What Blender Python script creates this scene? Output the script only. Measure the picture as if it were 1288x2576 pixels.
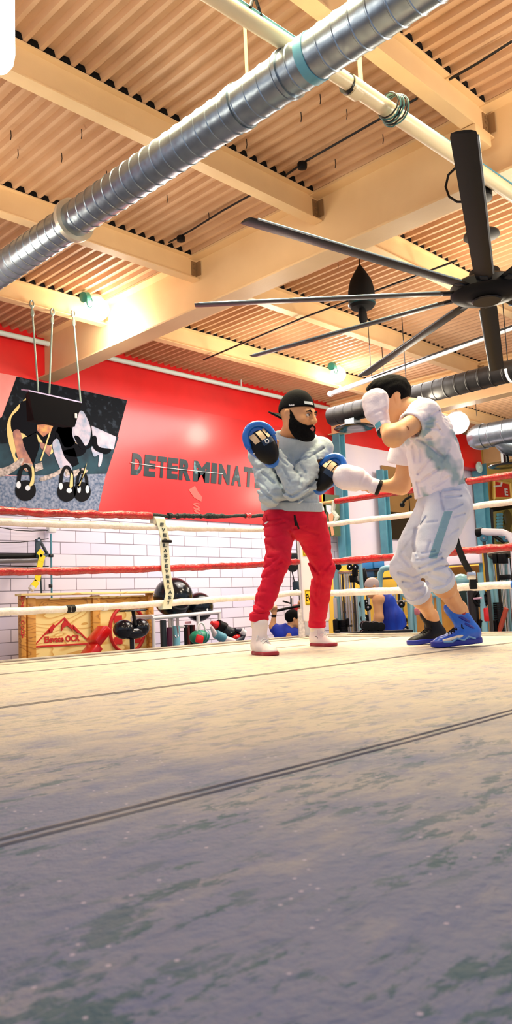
import bpy, bmesh, math, random
import numpy as np
from mathutils import Vector, Matrix
random.seed(7)
for o in list(bpy.data.objects): bpy.data.objects.remove(o)
SC = bpy.context.scene
COL = SC.collection

# ------------------------------------------------------------------ camera
FPX, YAW, PIT, ROL = 2010.45, .793845, .120155, -.0435731
cy, sy, cp, sp, cr, sr = math.cos(YAW), math.sin(YAW), math.cos(PIT), math.sin(PIT), math.cos(ROL), math.sin(ROL)
FW = np.array([sy*cp, cy*cp, sp]); _r = np.array([cy, -sy, 0.]); _u = np.cross(_r, FW)
RT = cr*_r + sr*_u; UP = -sr*_r + cr*_u
CAM = np.array([0, 0, .28])
cd = bpy.data.cameras.new('camera'); cam = bpy.data.objects.new('camera', cd); COL.objects.link(cam)
cam.matrix_world = Matrix(((RT[0], UP[0], -FW[0], CAM[0]), (RT[1], UP[1], -FW[1], CAM[1]), (RT[2], UP[2], -FW[2], CAM[2]), (0, 0, 0, 1)))
cd.sensor_fit = 'VERTICAL'; cd.sensor_height = 36; cd.sensor_width = 36; cd.lens = FPX/2576*36
cd.clip_start = .02; cd.clip_end = 200
cd.dof.use_dof = True; cd.dof.focus_distance = 5.2; cd.dof.aperture_fstop = 9
SC.camera = cam
# ------------------------------------------------------------------ world, exposure
W = bpy.data.worlds.new('hall_air'); SC.world = W; W.use_nodes = True
W.node_tree.nodes['Background'].inputs[0].default_value = (.76, .83, 1.0, 1)
W.node_tree.nodes['Background'].inputs[1].default_value = .66
SC.view_settings.view_transform = 'Standard'; SC.view_settings.look = 'None'
SC.view_settings.exposure = .25; SC.view_settings.gamma = 1; SC.view_settings.use_curve_mapping = False

def point(name, loc, power, col=(1, .9, .75), rad=.25):
    l = bpy.data.lights.new(name, 'POINT'); l.energy = power; l.color = col; l.shadow_soft_size = rad
    o = bpy.data.objects.new(name, l); o.location = loc; COL.objects.link(o); return o
def area(name, loc, power, sx, sy_, col=(1, .9, .75), spread=180):   # unseen fill light without a fixture, shining straight down
    l = bpy.data.lights.new(name, 'AREA'); l.shape = 'RECTANGLE'; l.size = sx; l.size_y = sy_; l.spread = math.radians(spread); l.energy = power; l.color = col
    o = bpy.data.objects.new(name, l); o.location = loc; COL.objects.link(o); return o
area('ring_fill_light', (4.4, 3.7, 4.6), 262, 2.8, 2.8, (1, .86, .54), 100)  # added warm fill over the ring, no lamp hangs here
area('hall_fill_area', (10.5, 8.6, 4.6), 300, 3.5, 3.0, (1, .93, .88))  # added fill for the mural side of the hall, source unseen
for p_, w_ in (((1.5, 4.0, 4.0), 48), ((1.9, 5.2, 3.2), 26), ((3.2, 7.4, 3.5), 70), ((6.4, 1.6, 3.6), 130), ((5.6, 6.4, 3.8), 35), ((9.8, 4.6, 3.6), 190), ((10.9, 6.7, 3.5), 150), ((9.6, 8.9, 3.9), 90), ((10.5, 1.5, 3.7), 60), ((17.5, 6.5, 3.7), 100)): point('hall_fill_point', p_, w_, (1, .86, .66), .3)  # fill points without fixtures, added to brighten ceiling, wall and duct
area('hall_fill_area', (18, 7.0, 4.6), 300, 4, 4, (1, .92, .82))  # added fill for the far bay, source unseen

# ------------------------------------------------------------------ pixel rays to places on physical planes
def ray(x, y): return FW + RT*((x-644)/FPX) - UP*((y-1288)/FPX)
def atd(x, y, d): return CAM + ray(x, y)*d
def on(x, y, ax, v):
    r = ray(x, y); return CAM + r*((v-CAM[ax])/r[ax])
def proj(P):
    d = np.asarray(P, float)-CAM; w = d@FW; return 644+FPX*(d@RT)/w, 1288-FPX*(d@UP)/w, w
def nrm(v): v = np.asarray(v, float); return v/np.linalg.norm(v)

# ------------------------------------------------------------------ materials
def lin(c): return tuple((x/255/12.92 if x/255 <= .04045 else ((x/255+.055)/1.055)**2.4) for x in c)
MATS = {}
def mat(name, rgb, rough=.55, metal=0., rgb2=None, scale=6., bump=0., bscale=None, stretch=(1, 1, 1), emit=None, estr=0., coat=0., spec=None, sharp=(.35, .65), detail=4, sheen=0.):
    if name in MATS: return MATS[name]
    m = bpy.data.materials.new(name); m.use_nodes = True; nt = m.node_tree; N = nt.nodes; L = nt.links
    b = N['Principled BSDF']; c = lin(rgb)
    b.inputs['Base Color'].default_value = (*c, 1); b.inputs['Roughness'].default_value = rough; b.inputs['Metallic'].default_value = metal
    if coat: b.inputs['Coat Weight'].default_value = coat; b.inputs['Coat Roughness'].default_value = .15
    if spec is None and max(rgb) < 34 and not metal: spec = .22
    if spec is not None: b.inputs['Specular IOR Level'].default_value = spec
    if sheen: b.inputs['Sheen Weight'].default_value = sheen
    if emit: b.inputs['Emission Color'].default_value = (*lin(emit), 1); b.inputs['Emission Strength'].default_value = estr
    if rgb2 or bump:
        tc = N.new('ShaderNodeTexCoord'); mp = N.new('ShaderNodeMapping'); mp.inputs['Scale'].default_value = stretch
        L.new(tc.outputs['Object'], mp.inputs[0])
    if rgb2:
        n = N.new('ShaderNodeTexNoise'); n.inputs['Scale'].default_value = scale; n.inputs['Detail'].default_value = detail
        L.new(mp.outputs[0], n.inputs['Vector'])
        r = N.new('ShaderNodeValToRGB'); r.color_ramp.elements[0].position = sharp[0]; r.color_ramp.elements[1].position = sharp[1]
        r.color_ramp.elements[0].color = (*c, 1); r.color_ramp.elements[1].color = (*lin(rgb2), 1)
        L.new(n.outputs[0], r.inputs[0]); L.new(r.outputs[0], b.inputs['Base Color'])
    if bump:
        n2 = N.new('ShaderNodeTexNoise'); n2.inputs['Scale'].default_value = bscale or scale*4; n2.inputs['Detail'].default_value = 3
        L.new(mp.outputs[0], n2.inputs['Vector'])
        bp = N.new('ShaderNodeBump'); bp.inputs['Strength'].default_value = bump; bp.inputs['Distance'].default_value = .02
        L.new(n2.outputs[0], bp.inputs['Height']); L.new(bp.outputs[0], b.inputs['Normal'])
    MATS[name] = m; return m

# ------------------------------------------------------------------ mesh helpers
class MB:
    def __init__(s): s.v = []; s.f = []; s.m = []
    def add(s, vs, fs, mi=0):
        k = len(s.v); s.v += [tuple(map(float, v)) for v in vs]; s.f += [tuple(i+k for i in f) for f in fs]; s.m += [mi]*len(fs); return s
    def box(s, c, size, R=None, mi=0, bev=0.):
        c = np.asarray(c, float); h = np.asarray(size, float)/2
        R = np.eye(3) if R is None else np.asarray(R, float)      # columns: local axes
        if bev <= 0:
            vs = [c+R@(h*np.array(q)) for q in ((-1,-1,-1),(1,-1,-1),(1,1,-1),(-1,1,-1),(-1,-1,1),(1,-1,1),(1,1,1),(-1,1,1))]
            return s.add(vs, [(0,3,2,1),(4,5,6,7),(0,1,5,4),(1,2,6,5),(2,3,7,6),(3,0,4,7)], mi)
        bm = bmesh.new(); bmesh.ops.create_cube(bm, size=1)
        for v in bm.verts: v.co = Vector((v.co.x*2*h[0], v.co.y*2*h[1], v.co.z*2*h[2]))
        bmesh.ops.bevel(bm, geom=list(bm.edges), offset=bev, segments=2, affect='EDGES', profile=.5)
        bm.verts.index_update()
        s.add([c+R@np.array(v.co) for v in bm.verts], [tuple(v.index for v in f.verts) for f in bm.faces], mi); bm.free(); return s
    def tube(s, pts, r, n=12, mi=0, cap=True, closed=False):
        pts = [np.asarray(p, float) for p in pts]; k = len(pts); rs = r if hasattr(r, '__len__') else [r]*k
        ring = []; prev = None
        for i, p in enumerate(pts):
            if closed: t = pts[(i+1) % k]-pts[i-1]
            else: t = pts[min(i+1, k-1)]-pts[max(i-1, 0)]
            t = nrm(t)
            if prev is None:
                a = np.array([0, 0, 1.]) if abs(t[2]) < .9 else np.array([1., 0, 0]); u = nrm(np.cross(t, a))
            else: u = nrm(prev-t*(prev@t))
            prev = u; w = np.cross(t, u)
            ring.append([p+rs[i]*(u*math.cos(2*math.pi*j/n)+w*math.sin(2*math.pi*j/n)) for j in range(n)])
        vs = [v for q in ring for v in q]; fs = []
        for i in range(k if closed else k-1):
            i2 = (i+1) % k
            for j in range(n): fs.append((i*n+j, i*n+(j+1) % n, i2*n+(j+1) % n, i2*n+j))
        if cap and not closed: fs += [tuple(range(n))[::-1], tuple((k-1)*n+j for j in range(n))]
        return s.add(vs, fs, mi)
    def lathe(s, prof, o, ax=(0, 0, 1), n=24, mi=0, cap=True):
        o = np.asarray(o, float); ax = nrm(ax); a = np.array([0, 0, 1.]) if abs(ax[2]) < .9 else np.array([1., 0, 0])
        u = nrm(np.cross(a, ax)); w = np.cross(ax, u); k = len(prof)
        vs = [o+ax*t+r*(u*math.cos(2*math.pi*j/n)+w*math.sin(2*math.pi*j/n)) for r, t in prof for j in range(n)]
        fs = [(i*n+j, i*n+(j+1) % n, (i+1)*n+(j+1) % n, (i+1)*n+j) for i in range(k-1) for j in range(n)]
        if cap: fs += [tuple(range(n))[::-1], tuple((k-1)*n+j for j in range(n))]
        return s.add(vs, fs, mi)
    def prism(s, poly, vec, mi=0):
        k = len(poly); vec = np.asarray(vec, float); a = [np.asarray(p, float) for p in poly]; b = [p+vec for p in a]
        return s.add(a+b, [tuple(range(k))[::-1], tuple(range(k, 2*k))]+[(i, (i+1) % k, k+(i+1) % k, k+i) for i in range(k)], mi)
    def ball(s, c, r, n=16, mi=0, R=None):
        rr = np.asarray(r if hasattr(r, '__len__') else (r, r, r), float); vs = []; R = np.eye(3) if R is None else R
        for i in range(1, n//2):
            th = math.pi*i/(n//2)
            for j in range(n):
                ph = 2*math.pi*j/n; vs.append(np.asarray(c)+R@(rr*np.array([math.sin(th)*math.cos(ph), math.sin(th)*math.sin(ph), math.cos(th)])))
        k = n//2-1; fs = [(i*n+j, (i+1)*n+j, (i+1)*n+(j+1) % n, i*n+(j+1) % n) for i in range(k-1) for j in range(n)]
        vs += [np.asarray(c)+R@(rr*np.array([0, 0, 1])), np.asarray(c)-R@(rr*np.array([0, 0, 1]))]
        fs += [(k*n, j, (j+1) % n) for j in range(n)]+[(k*n+1, (k-1)*n+(j+1) % n, (k-1)*n+j) for j in range(n)]
        return s.add(vs, fs, mi)
    def text(s, txt, o, right, up, height, width=None, depth=.004, mi=0, bold=.0, vertical=False):
        vs, fs = text_mesh(txt, bold); vs = np.array(vs); lo = vs.min(0); hi = vs.max(0); right = np.asarray(right, float); up = np.asarray(up, float)
        right = nrm(right); upn = nrm(up); nn = np.cross(right, upn); sy2 = height/(hi[1]-lo[1]); sx2 = (width/(hi[0]-lo[0])) if width else sy2
        P = [np.asarray(o)+right*((v[0]-lo[0])*sx2)+upn*((v[1]-lo[1])*sy2)+nn*((v[2]-lo[2])/max(hi[2]-lo[2], 1e-6)*depth) for v in vs]
        return s.add(P, fs, mi)
    def build(s, name, mats, parent=None, smooth=40, origin=None):
        me = bpy.data.meshes.new(name); V = np.array(s.v)
        if parent is not None: off = root_off(parent)
        else: off = np.array(origin if origin is not None else ((V[:, 0].min()+V[:, 0].max())/2, (V[:, 1].min()+V[:, 1].max())/2, V[:, 2].min()))
        me.from_pydata((V-off).tolist(), [], s.f)
        ms = mats if isinstance(mats, (list, tuple)) else [mats]
        for m in ms: me.materials.append(m)
        me.polygons.foreach_set('material_index', np.array(s.m, dtype=np.int32))
        if smooth:
            me.polygons.foreach_set('use_smooth', np.ones(len(s.f), dtype=bool)); me.set_sharp_from_angle(angle=math.radians(smooth))
        me.update()
        o = bpy.data.objects.new(name, me); COL.objects.link(o)
        if parent is not None: o.parent = parent
        else: o.location = off; OFF[o.name] = off
        return o
OFF = {}
def root_off(o):
    while o.parent is not None: o = o.parent
    return np.array(OFF[o.name])
_TX = {}
def text_mesh(txt, bold):
    if (txt, bold) in _TX: return _TX[txt, bold]
    c = bpy.data.curves.new('lettering', 'FONT'); c.body = txt; c.extrude = .02; c.offset = bold; c.resolution_u = 4
    o = bpy.data.objects.new('lettering', c); COL.objects.link(o); bpy.context.view_layer.update()
    me = o.evaluated_get(bpy.context.evaluated_depsgraph_get()).to_mesh()
    r = ([tuple(v.co) for v in me.vertices], [tuple(p.vertices) for p in me.polygons])
    bpy.data.objects.remove(o); bpy.data.curves.remove(c); _TX[txt, bold] = r; return r
def tag(o, label, cat, group=None, kind=None):
    o['label'] = label; o['category'] = cat
    if group: o['group'] = group
    if kind: o['kind'] = kind
    return o
def thing(name, label, cat, loc, group=None):
    o = bpy.data.objects.new(name, None); COL.objects.link(o); o.location = tuple(map(float, loc)); o.empty_display_size = .1; OFF[o.name] = np.asarray(loc, float)
    return tag(o, label, cat, group)
def struct(o): o['kind'] = 'structure'; return o

# ------------------------------------------------------------------ setting: floor, walls, ceiling
YW = 11.83; FLOOR = -1.1; DECK = 5.08; XB = 27.
M_floor = mat('rubber_floor', (96, 96, 104), .7, rgb2=(120, 120, 128), scale=30)
struct(MB().box((11, 4, FLOOR-.05), (36, 17, .1)).build('floor', M_floor))
def wall_material():
    m = bpy.data.materials.new('painted_block_wall'); m.use_nodes = True; nt = m.node_tree; N = nt.nodes; L = nt.links; b = N['Principled BSDF']
    tc = N.new('ShaderNodeTexCoord'); sx = N.new('ShaderNodeSeparateXYZ'); cx = N.new('ShaderNodeCombineXYZ')
    L.new(tc.outputs['Object'], sx.inputs[0]); L.new(sx.outputs[0], cx.inputs[0]); L.new(sx.outputs[2], cx.inputs[1])
    br = N.new('ShaderNodeTexBrick'); br.inputs['Scale'].default_value = 1; br.inputs['Brick Width'].default_value = .61; br.inputs['Row Height'].default_value = .203
    br.inputs['Mortar Size'].default_value = .007; br.inputs['Mortar Smooth'].default_value = .3
    br.inputs['Color1'].default_value = (*lin((220, 216, 242)), 1); br.inputs['Color2'].default_value = (*lin((236, 226, 240)), 1); br.inputs['Mortar'].default_value = (*lin((120, 112, 130)), 1)
    L.new(cx.outputs[0], br.inputs[0]); L.new(br.outputs[0], b.inputs['Base Color'])
    bp = N.new('ShaderNodeBump'); bp.inputs['Strength'].default_value = .5; bp.inputs['Distance'].default_value = .01; bp.invert = True
    L.new(br.outputs[1], bp.inputs['Height']); L.new(bp.outputs[0], b.inputs['Normal']); b.inputs['Roughness'].default_value = .5
    return m
M_block = wall_material()
M_red = mat('red_wall_paint', (226, 14, 18), .45, rgb2=(212, 10, 14), scale=2, coat=.3)
M_white = mat('white_panel_paint', (236, 224, 232), .4, rgb2=(226, 216, 232), scale=1.2)
M_yellow = mat('yellow_wall_paint', (226, 190, 92), .55, rgb2=(236, 204, 112), scale=2)
wl = MB()
wl.box((5.35, YW+.1, (2.05+FLOOR)/2), (18.7, .2, 2.05-FLOOR), mi=0)
wl.box((5.35, YW+.1, (2.05+5.2)/2), (18.7, .2, 5.2-2.05), mi=1)
wl.box((18.2, YW+.1, (4.18+FLOOR)/2), (7.0, .2, 4.18-FLOOR), mi=2)
wl.box((18.2, YW+.1, (4.18+5.2)/2), (7.0, .2, 5.2-4.18), mi=1)
wl.box((24.7, YW+.1, (5.2+FLOOR)/2), (6.0, .2, 5.2-FLOOR), mi=3)
struct(wl.build('wall_left', [M_block, M_red, M_white, M_yellow], smooth=0))
struct(MB().box((XB+.1, 4, 2.05), (.2, 16, 6.3)).build('wall_back', M_yellow, smooth=0))
# corrugated deck: ribs run along Y
M_deck = mat('painted_steel_deck', (214, 174, 136), .5, rgb2=(202, 160, 122), scale=1.6, bump=.08, bscale=40)
dk = MB(); P = .155; x = -1.2; pr = []
while x < XB:
    pr += [(x, DECK), (x+.040, DECK), (x+.058, DECK+.055), (x+.137, DECK+.055)]; x += P
y0, y1 = -3.0, YW
vs = [(a, y0, z) for a, z in pr]+[(a, y1, z) for a, z in pr]; k = len(pr)
dk.add(vs, [(i, i+k, i+k+1, i+1) for i in range(k-1)])
struct(dk.build('ceiling', M_deck, smooth=0))
M_cream = mat('cream_beam_paint', (240, 208, 158), .45, rgb2=(232, 198, 148), scale=1.5, bump=.05, bscale=30)
M_void = mat('black_rib_gap_shade', (16, 14, 14), .9)  # black that stands for shade inside the open deck ribs
M_bolt = mat('bolted_steel', (150, 120, 84), .5, .3)
def girder(xc, y0, y1, label):
    t = thing('steel_girder', label, 'beam', (xc, (y0+y1)/2, 4.3), 'deep roof girders')
    m = MB(); L = y1-y0; yc = (y0+y1)/2
    m.box((xc, yc, 4.312), (.32, L, .024)); m.box((xc, yc, DECK-.02), (.32, L, .03)); m.box((xc, yc, 4.69), (.02, L, .74))
    m.build('girder_body', M_cream, t, smooth=0); return t
girder(7.02, -3, YW-.02, 'deep cream roof girder nearest the ring, meeting the mural wall left of the red panel')
girder(14.72, -3, YW-.02, 'deep cream roof girder ending over the teal wall column beside the red mural wall')
girder(21.95, -3, YW-.02, 'deep cream roof girder furthest away, behind the right-hand ducts')
def joist(y, x0, x1, label, clip=1):
    t = thing('steel_joist', label, 'beam', ((x0+x1)/2, y, 4.755), 'cream roof joists')
    m = MB(); L = x1-x0; xc = (x0+x1)/2
    m.box((xc, y, 4.762), (L, .14, .014)); m.box((xc, y, DECK-.016), (L, .14, .014)); m.box((xc, y, 4.915), (L, .012, .30))
    m.build('joist_body', M_cream, t, smooth=0)
    c = MB(); c.box((xc, y, DECK+.027), (L, .15, .052)); c.build('rib_gap_shade', M_void, t, smooth=0)  # dark strip put in for the shaded gaps above the joist
    if clip:
        q = MB(); e = x1 if clip > 0 else x0; s = -1 if clip > 0 else 1
        q.box((e+s*.05, y-.012, 4.92), (.09, .012, .2)); q.box((e+s*.006, y-.05, 4.92), (.012, .09, .2))
        for zz in (4.86, 4.92, 4.98): q.lathe([(.014, 0), (.014, .014)], (e+s*.05, y-.018, zz), (0, -1, 0), 8)
        q.build('clip_angle', M_bolt, t, smooth=30)
joist(3.45, -1, 7.0, 'cream joist at upper right running to the girder above the ceiling fan')
joist(5.65, -1, 7.0, 'cream joist crossing above the round duct, its end below the white pipe')
joist(7.83, -1, 7.0, 'cream joist passing just behind the white-banded collar of the round duct')
joist(10.02, -1, 7.0, 'cream joist with three straps tied to it, beside the glowing round lamp')
joist(10.02, 7.04, 14.7, 'cream joist beyond the first girder, nearest the red mural wall')
joist(7.83, 7.04, 14.7, 'cream joist beyond the first girder, passing behind the black teardrop reel')
joist(5.65, 7.04, 14.7, 'cream joist beyond the first girder, ending behind the ceiling fan hub', -1)
joist(10.02, 14.74, 21.9, 'cream joist beside the far lamp above the bent silver ducts', 0)
joist(7.83, 14.74, 21.9, 'cream joist above the far bay at the right edge of the photo', 0)
M_teal = mat('teal_steel_paint', (92, 158, 176), .45, rgb2=(76, 138, 160), scale=3)
def column(x, y, z1, label, w=.2):
    t = thing('steel_column', label, 'column', (x, y, FLOOR), 'teal wall columns')
    m = MB(); h = z1-FLOOR; zc = (z1+FLOOR)/2
    m.box((x-.5*w, y, zc), (.02, w, h)); m.box((x+.5*w, y, zc), (.02, w, h)); m.box((x, y, zc), (w, .02, h)); m.build('column_body', M_teal, t, smooth=0)
    MB().box((x, y, FLOOR+.015), (.32, .32, .03)).build('base_plate', M_teal, t, smooth=0)
column(14.72, 11.62, 4.3, 'teal steel column under the girder end, beside the bearded man in the grey sweatshirt')
column(16.42, 11.64, 3.6, 'teal steel column at the left edge of the brown wall opening')
column(21.3, 11.62, 4.25, 'teal steel column behind the back of the man in the white tee', .3)
# ------------------------------------------------------------------ boxing ring
SHADE_MID = .95
def canvas_material():
    m = bpy.data.materials.new('worn_ring_canvas'); m.use_nodes = True; nt = m.node_tree; N = nt.nodes; L = nt.links; b = N['Principled BSDF']
    tc = N.new('ShaderNodeTexCoord')
    def noise(scale, st, det=5, rough=.55, dist=0.):
        mp = N.new('ShaderNodeMapping'); mp.inputs['Scale'].default_value = st; L.new(tc.outputs['Object'], mp.inputs[0])
        n = N.new('ShaderNodeTexNoise'); n.inputs['Scale'].default_value = scale; n.inputs['Detail'].default_value = det; n.inputs['Roughness'].default_value = rough; n.inputs['Distortion'].default_value = dist
        L.new(mp.outputs[0], n.inputs[0]); return n.outputs[0]
    def ramp(src, p0, p1, c0=(0, 0, 0), c1=(1, 1, 1)):
        r = N.new('ShaderNodeValToRGB'); e = r.color_ramp.elements; e[0].position = p0; e[1].position = p1; e[0].color = (*c0, 1); e[1].color = (*c1, 1); L.new(src, r.inputs[0]); return r.outputs[0]
    def mix(fac, a, c):
        x = N.new('ShaderNodeMix'); x.data_type = 'RGBA'; L.new(fac, x.inputs[0])
        for s, v in ((6, a), (7, c)):
            if isinstance(v, tuple): x.inputs[s].default_value = (*v, 1)
            else: L.new(v, x.inputs[s])
        return x.outputs[2]
    base = mix(ramp(noise(2.2, (1, 1.4, 1)), .38, .62), lin((198, 185, 164)), lin((184, 172, 160)))
    base = mix(ramp(noise(9, (1, 1.8, 1), 7, .65, .2), .52, .66), base, lin((150, 146, 160)))
    st = ramp(noise(15, (1, 2.2, 1), 7, .68, .2), .525, .57)
    bl = ramp(noise(2.6, (1, 1.5, 1), 3), .40, .52)
    mm = N.new('ShaderNodeMath'); mm.operation = 'MULTIPLY'; L.new(st, mm.inputs[0]); L.new(bl, mm.inputs[1])
    # near-camera shade painted into the colour, bluer and darker; stains also denser there
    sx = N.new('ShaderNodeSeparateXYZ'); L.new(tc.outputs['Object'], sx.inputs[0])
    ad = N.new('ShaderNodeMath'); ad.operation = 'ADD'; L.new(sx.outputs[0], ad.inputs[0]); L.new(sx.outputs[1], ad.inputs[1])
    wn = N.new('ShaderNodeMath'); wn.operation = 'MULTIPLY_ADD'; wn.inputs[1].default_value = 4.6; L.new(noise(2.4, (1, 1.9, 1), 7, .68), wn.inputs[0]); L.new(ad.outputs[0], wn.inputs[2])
    shade_stain = N.new('ShaderNodeMapRange'); shade_stain.inputs['From Min'].default_value = SHADE_MID-.75; shade_stain.inputs['From Max'].default_value = SHADE_MID+.75; shade_stain.inputs['To Min'].default_value = 1; shade_stain.inputs['To Max'].default_value = 0; L.new(wn.outputs[0], shade_stain.inputs['Value'])
    g2 = N.new('ShaderNodeMath'); g2.operation = 'MULTIPLY'; L.new(shade_stain.outputs[0], g2.inputs[0]); g2.inputs[1].default_value = .86
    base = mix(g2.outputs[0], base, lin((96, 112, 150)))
    m3 = N.new('ShaderNodeMath'); m3.operation = 'MULTIPLY_ADD'; L.new(shade_stain.outputs[0], m3.inputs[0]); m3.inputs[1].default_value = .65; m3.inputs[2].default_value = .3
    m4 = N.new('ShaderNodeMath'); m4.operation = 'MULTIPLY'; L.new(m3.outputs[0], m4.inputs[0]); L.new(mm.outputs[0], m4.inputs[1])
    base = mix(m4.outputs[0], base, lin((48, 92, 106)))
    vo = N.new('ShaderNodeTexVoronoi'); vo.inputs['Scale'].default_value = 34; L.new(tc.outputs['Object'], vo.inputs[0])
    base = mix(ramp(vo.outputs[0], .07, .10, (1, 1, 1), (0, 0, 0)), base, lin((190, 178, 196)))
    L.new(base, b.inputs['Base Color']); b.inputs['Roughness'].default_value = .62
    nb = noise(60, (1, 1, 1), 4); nb2 = noise(9, (1, 2.0, 1), 6, .6, .6)
    bp = N.new('ShaderNodeBump'); bp.inputs['Strength'].default_value = .45; bp.inputs['Distance'].default_value = .012; L.new(nb, bp.inputs['Height'])
    b2 = N.new('ShaderNodeBump'); b2.inputs['Strength'].default_value = .6; b2.inputs['Distance'].default_value = .02; L.new(nb2, b2.inputs['Height']); L.new(bp.outputs[0], b2.inputs['Normal'])
    L.new(b2.outputs[0], b.inputs['Normal']); return m
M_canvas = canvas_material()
M_seam = mat('canvas_seam', (150, 140, 132), .7, rgb2=(112, 108, 112), scale=12)
M_apron = mat('ring_apron', (196, 186, 170), .6, rgb2=(164, 156, 150), scale=8)
M_black = mat('black_rubber', (7, 7, 9), .5)
M_dark = mat('dark_steel', (22, 24, 28), .4, .2)
M_wpaint = mat('white_enamel', (226, 226, 226), .35)
RX, RY = 5.95, 5.02
rt = thing('ring_platform', 'raised boxing ring floor under a stained beige canvas', 'boxing ring', (2.0, 1.5, FLOOR))
cv = MB(); nx, ny = 46, 46
xs = np.linspace(-1.6, RX-.05, nx); ys = np.linspace(-2.6, RY-.06, ny)
rng = np.random.default_rng(3)
cv.add([(a, b_, 0) for b_ in ys for a in xs], [(j*nx+i, j*nx+i+1, (j+1)*nx+i+1, (j+1)*nx+i) for j in range(ny-1) for i in range(nx-1)])
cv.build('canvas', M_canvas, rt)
for ya, wv in ((.975, .012), (2.43, .008), (3.9, .008)):
    sm = MB(); n = 60
    for dy in (-.014, .014):
        pts = [(xx, ya+dy+.006*math.sin(xx*3.1+ya)+random.uniform(-.0015, .0015), .0005) for xx in np.linspace(-1.6, RX-.1, n)]
        sm.tube(pts, wv*.25, 6)
    o_ = sm.build('seam', M_seam, rt)
ap = MB(); ap.box((2.15, 1.2, -.12), (RX*2-4.3+.02+3.3-.0, 7.62, .21)); 
ap = MB(); ap.box(((RX-1.7)/2, (RY-2.7)/2, -.105), (RX+1.7, RY+2.7, .2)); ap.build('deck_frame', M_apron, rt, smooth=0)
hm = MB()
for yy, zz, rr in ((RY-.05, .006, .010), (RY-.34, .004, .007), (RY+.0, -.03, .02)): hm.tube([(-1.6, yy, zz), (RX-.05, yy, zz)], rr, 8)
for xx, zz, rr in ((RX-.05, .006, .010), (RX-.36, .004, .007)): hm.tube([(xx, -2.6, zz), (xx, RY-.05, zz)], rr, 8)
hm.build('edge_lacing', M_apron, rt)
sk = MB()
for (c, s) in (((RX+.01, (RY-2.7)/2, -.6), (.02, RY+2.7, .8)), (((RX-1.7)/2, RY+.01, -.6), (RX+1.7, .02, .8))): sk.box(c, s)
sk.build('skirt', M_apron, rt, smooth=0)

M_ropered = mat('red_vinyl_wrap', (186, 12, 16), .28, rgb2=(150, 8, 12), scale=18, bump=.5, bscale=50, coat=.4)
M_ropewhite = mat('white_vinyl_wrap', (222, 214, 206), .4, rgb2=(236, 230, 226), scale=16, bump=.35, bscale=60)
M_ropeblack = mat('black_bare_rope', (18, 26, 28), .5, rgb2=(40, 52, 54), scale=60, bump=.8, bscale=120)
M_tan = mat('twisted_rope', (196, 160, 110), .8, bump=.6, bscale=120)
def sweep(mb, f, t0, t1, r, rough, n=150, seed=0, wr=0., sides=12):
    rg = np.random.default_rng(seed); q = np.repeat(rg.normal(size=n//3+2), 3)[:n]*.5+rg.normal(size=n)*.5
    pts = [np.asarray(f(t)) for t in np.linspace(t0, t1, n)]
    pts = [p+np.array([0, 0, wr*math.sin(i*.55+math.sin(i*.17)*2)]) for i, p in enumerate(pts)]
    return mb.tube(pts, [r*(1+rough*max(-2, min(2, v))) for v in q], sides)
def side_a(zc, zp, xm=1.8, half=3.7):     # rope along X beside the mural wall
    return lambda x: (x, 4.85, zc+(zp-zc)*min(1.3, ((x-xm)/half)**2))
def side_b(z0, sag=.02):
    return lambda y: (5.55, y, z0-sag*(1-((y-1.6)/3.3)**2))
GR = 'ring ropes'
t = thing('ring_rope', 'top ring rope on the mural side, red wrap left and bare black rope right', 'rope', (1.8, 4.85, .98), GR)
f = side_a(.985, 1.12); mb = MB(); sweep(mb, f, -1.2, 5.45, .015, .12, 200, 1, .004); mb.build('rope_core', M_ropeblack, t)
mb = MB(); sweep(mb, f, -1.2, 3.78, .027, .14, 170, 2, .003); mb.build('red_wrap', M_ropered, t)
mb = MB(); sweep(mb, f, 3.95, 4.55, .019, .25, 40, 3, .002); mb.build('tape_wrap', M_ropeblack, t)
mb = MB(); sweep(mb, f, 4.80, 4.86, .02, .1, 8, 3, .0); mb.build('red_tape', M_ropered, t)
def rope_a(zc, zp, m, label, seed, r=.026, xe=5.45):
    mb = MB(); sweep(mb, side_a(zc, zp), -1.2, xe, r, .07 if m is M_ropewhite else .11, 190, seed, .002); return tag(mb.build('ring_rope', m), label, 'rope', GR)
rope_a(.915, .985, M_ropewhite, 'white ring rope second from the top, below the mural of kneeling athletes', 11)
rope_a(.585, .69, M_ropered, 'red ring rope third from the top, crossing the white block wall', 12)
w = rope_a(.325, .41, M_ropewhite, 'lowest white ring rope passing in front of the plywood box', 13, .025)
mb = MB()
for xx in (3.02, 3.055): mb.tube([side_a(.325, .41)(xx), side_a(.325, .41)(xx+.03)], .0275, 12)
mb.build('black_tape', M_black, w)
mb = MB(); mb.tube([side_a(.325, .41)(3.32), side_a(.325, .41)(3.36)], .027, 12); mb.build('white_tape', M_wpaint, w)
mb = MB(); sweep(mb, side_b(1.205), -1.5, 4.45, .027, .05, 190, 21); rr_ = tag(mb.build('ring_rope', M_ropered), 'red top ring rope on the right, behind the punching arm', 'rope', GR)
mb = MB(); mb.tube([side_b(1.205)(4.44), side_b(1.205)(4.83)], .014, 10); mb.build('bare_end', M_tan, rr_)
mb = MB(); mb.tube([side_b(1.205)(3.14), side_b(1.205)(3.20)], .031, 12); mb.build('black_tape', M_black, rr_)
def rope_b(z, m, label, seed, r=.026):
    mb = MB(); sweep(mb, side_b(z), -1.5, 4.75, r, .05 if m is M_ropewhite else .13, 200, seed, .002); return tag(mb.build('ring_rope', m), label, 'rope', GR)
rope_b(1.005, M_ropewhite, 'white ring rope on the right at the hip of the man in grey sweatpants', 22, .024)
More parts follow.
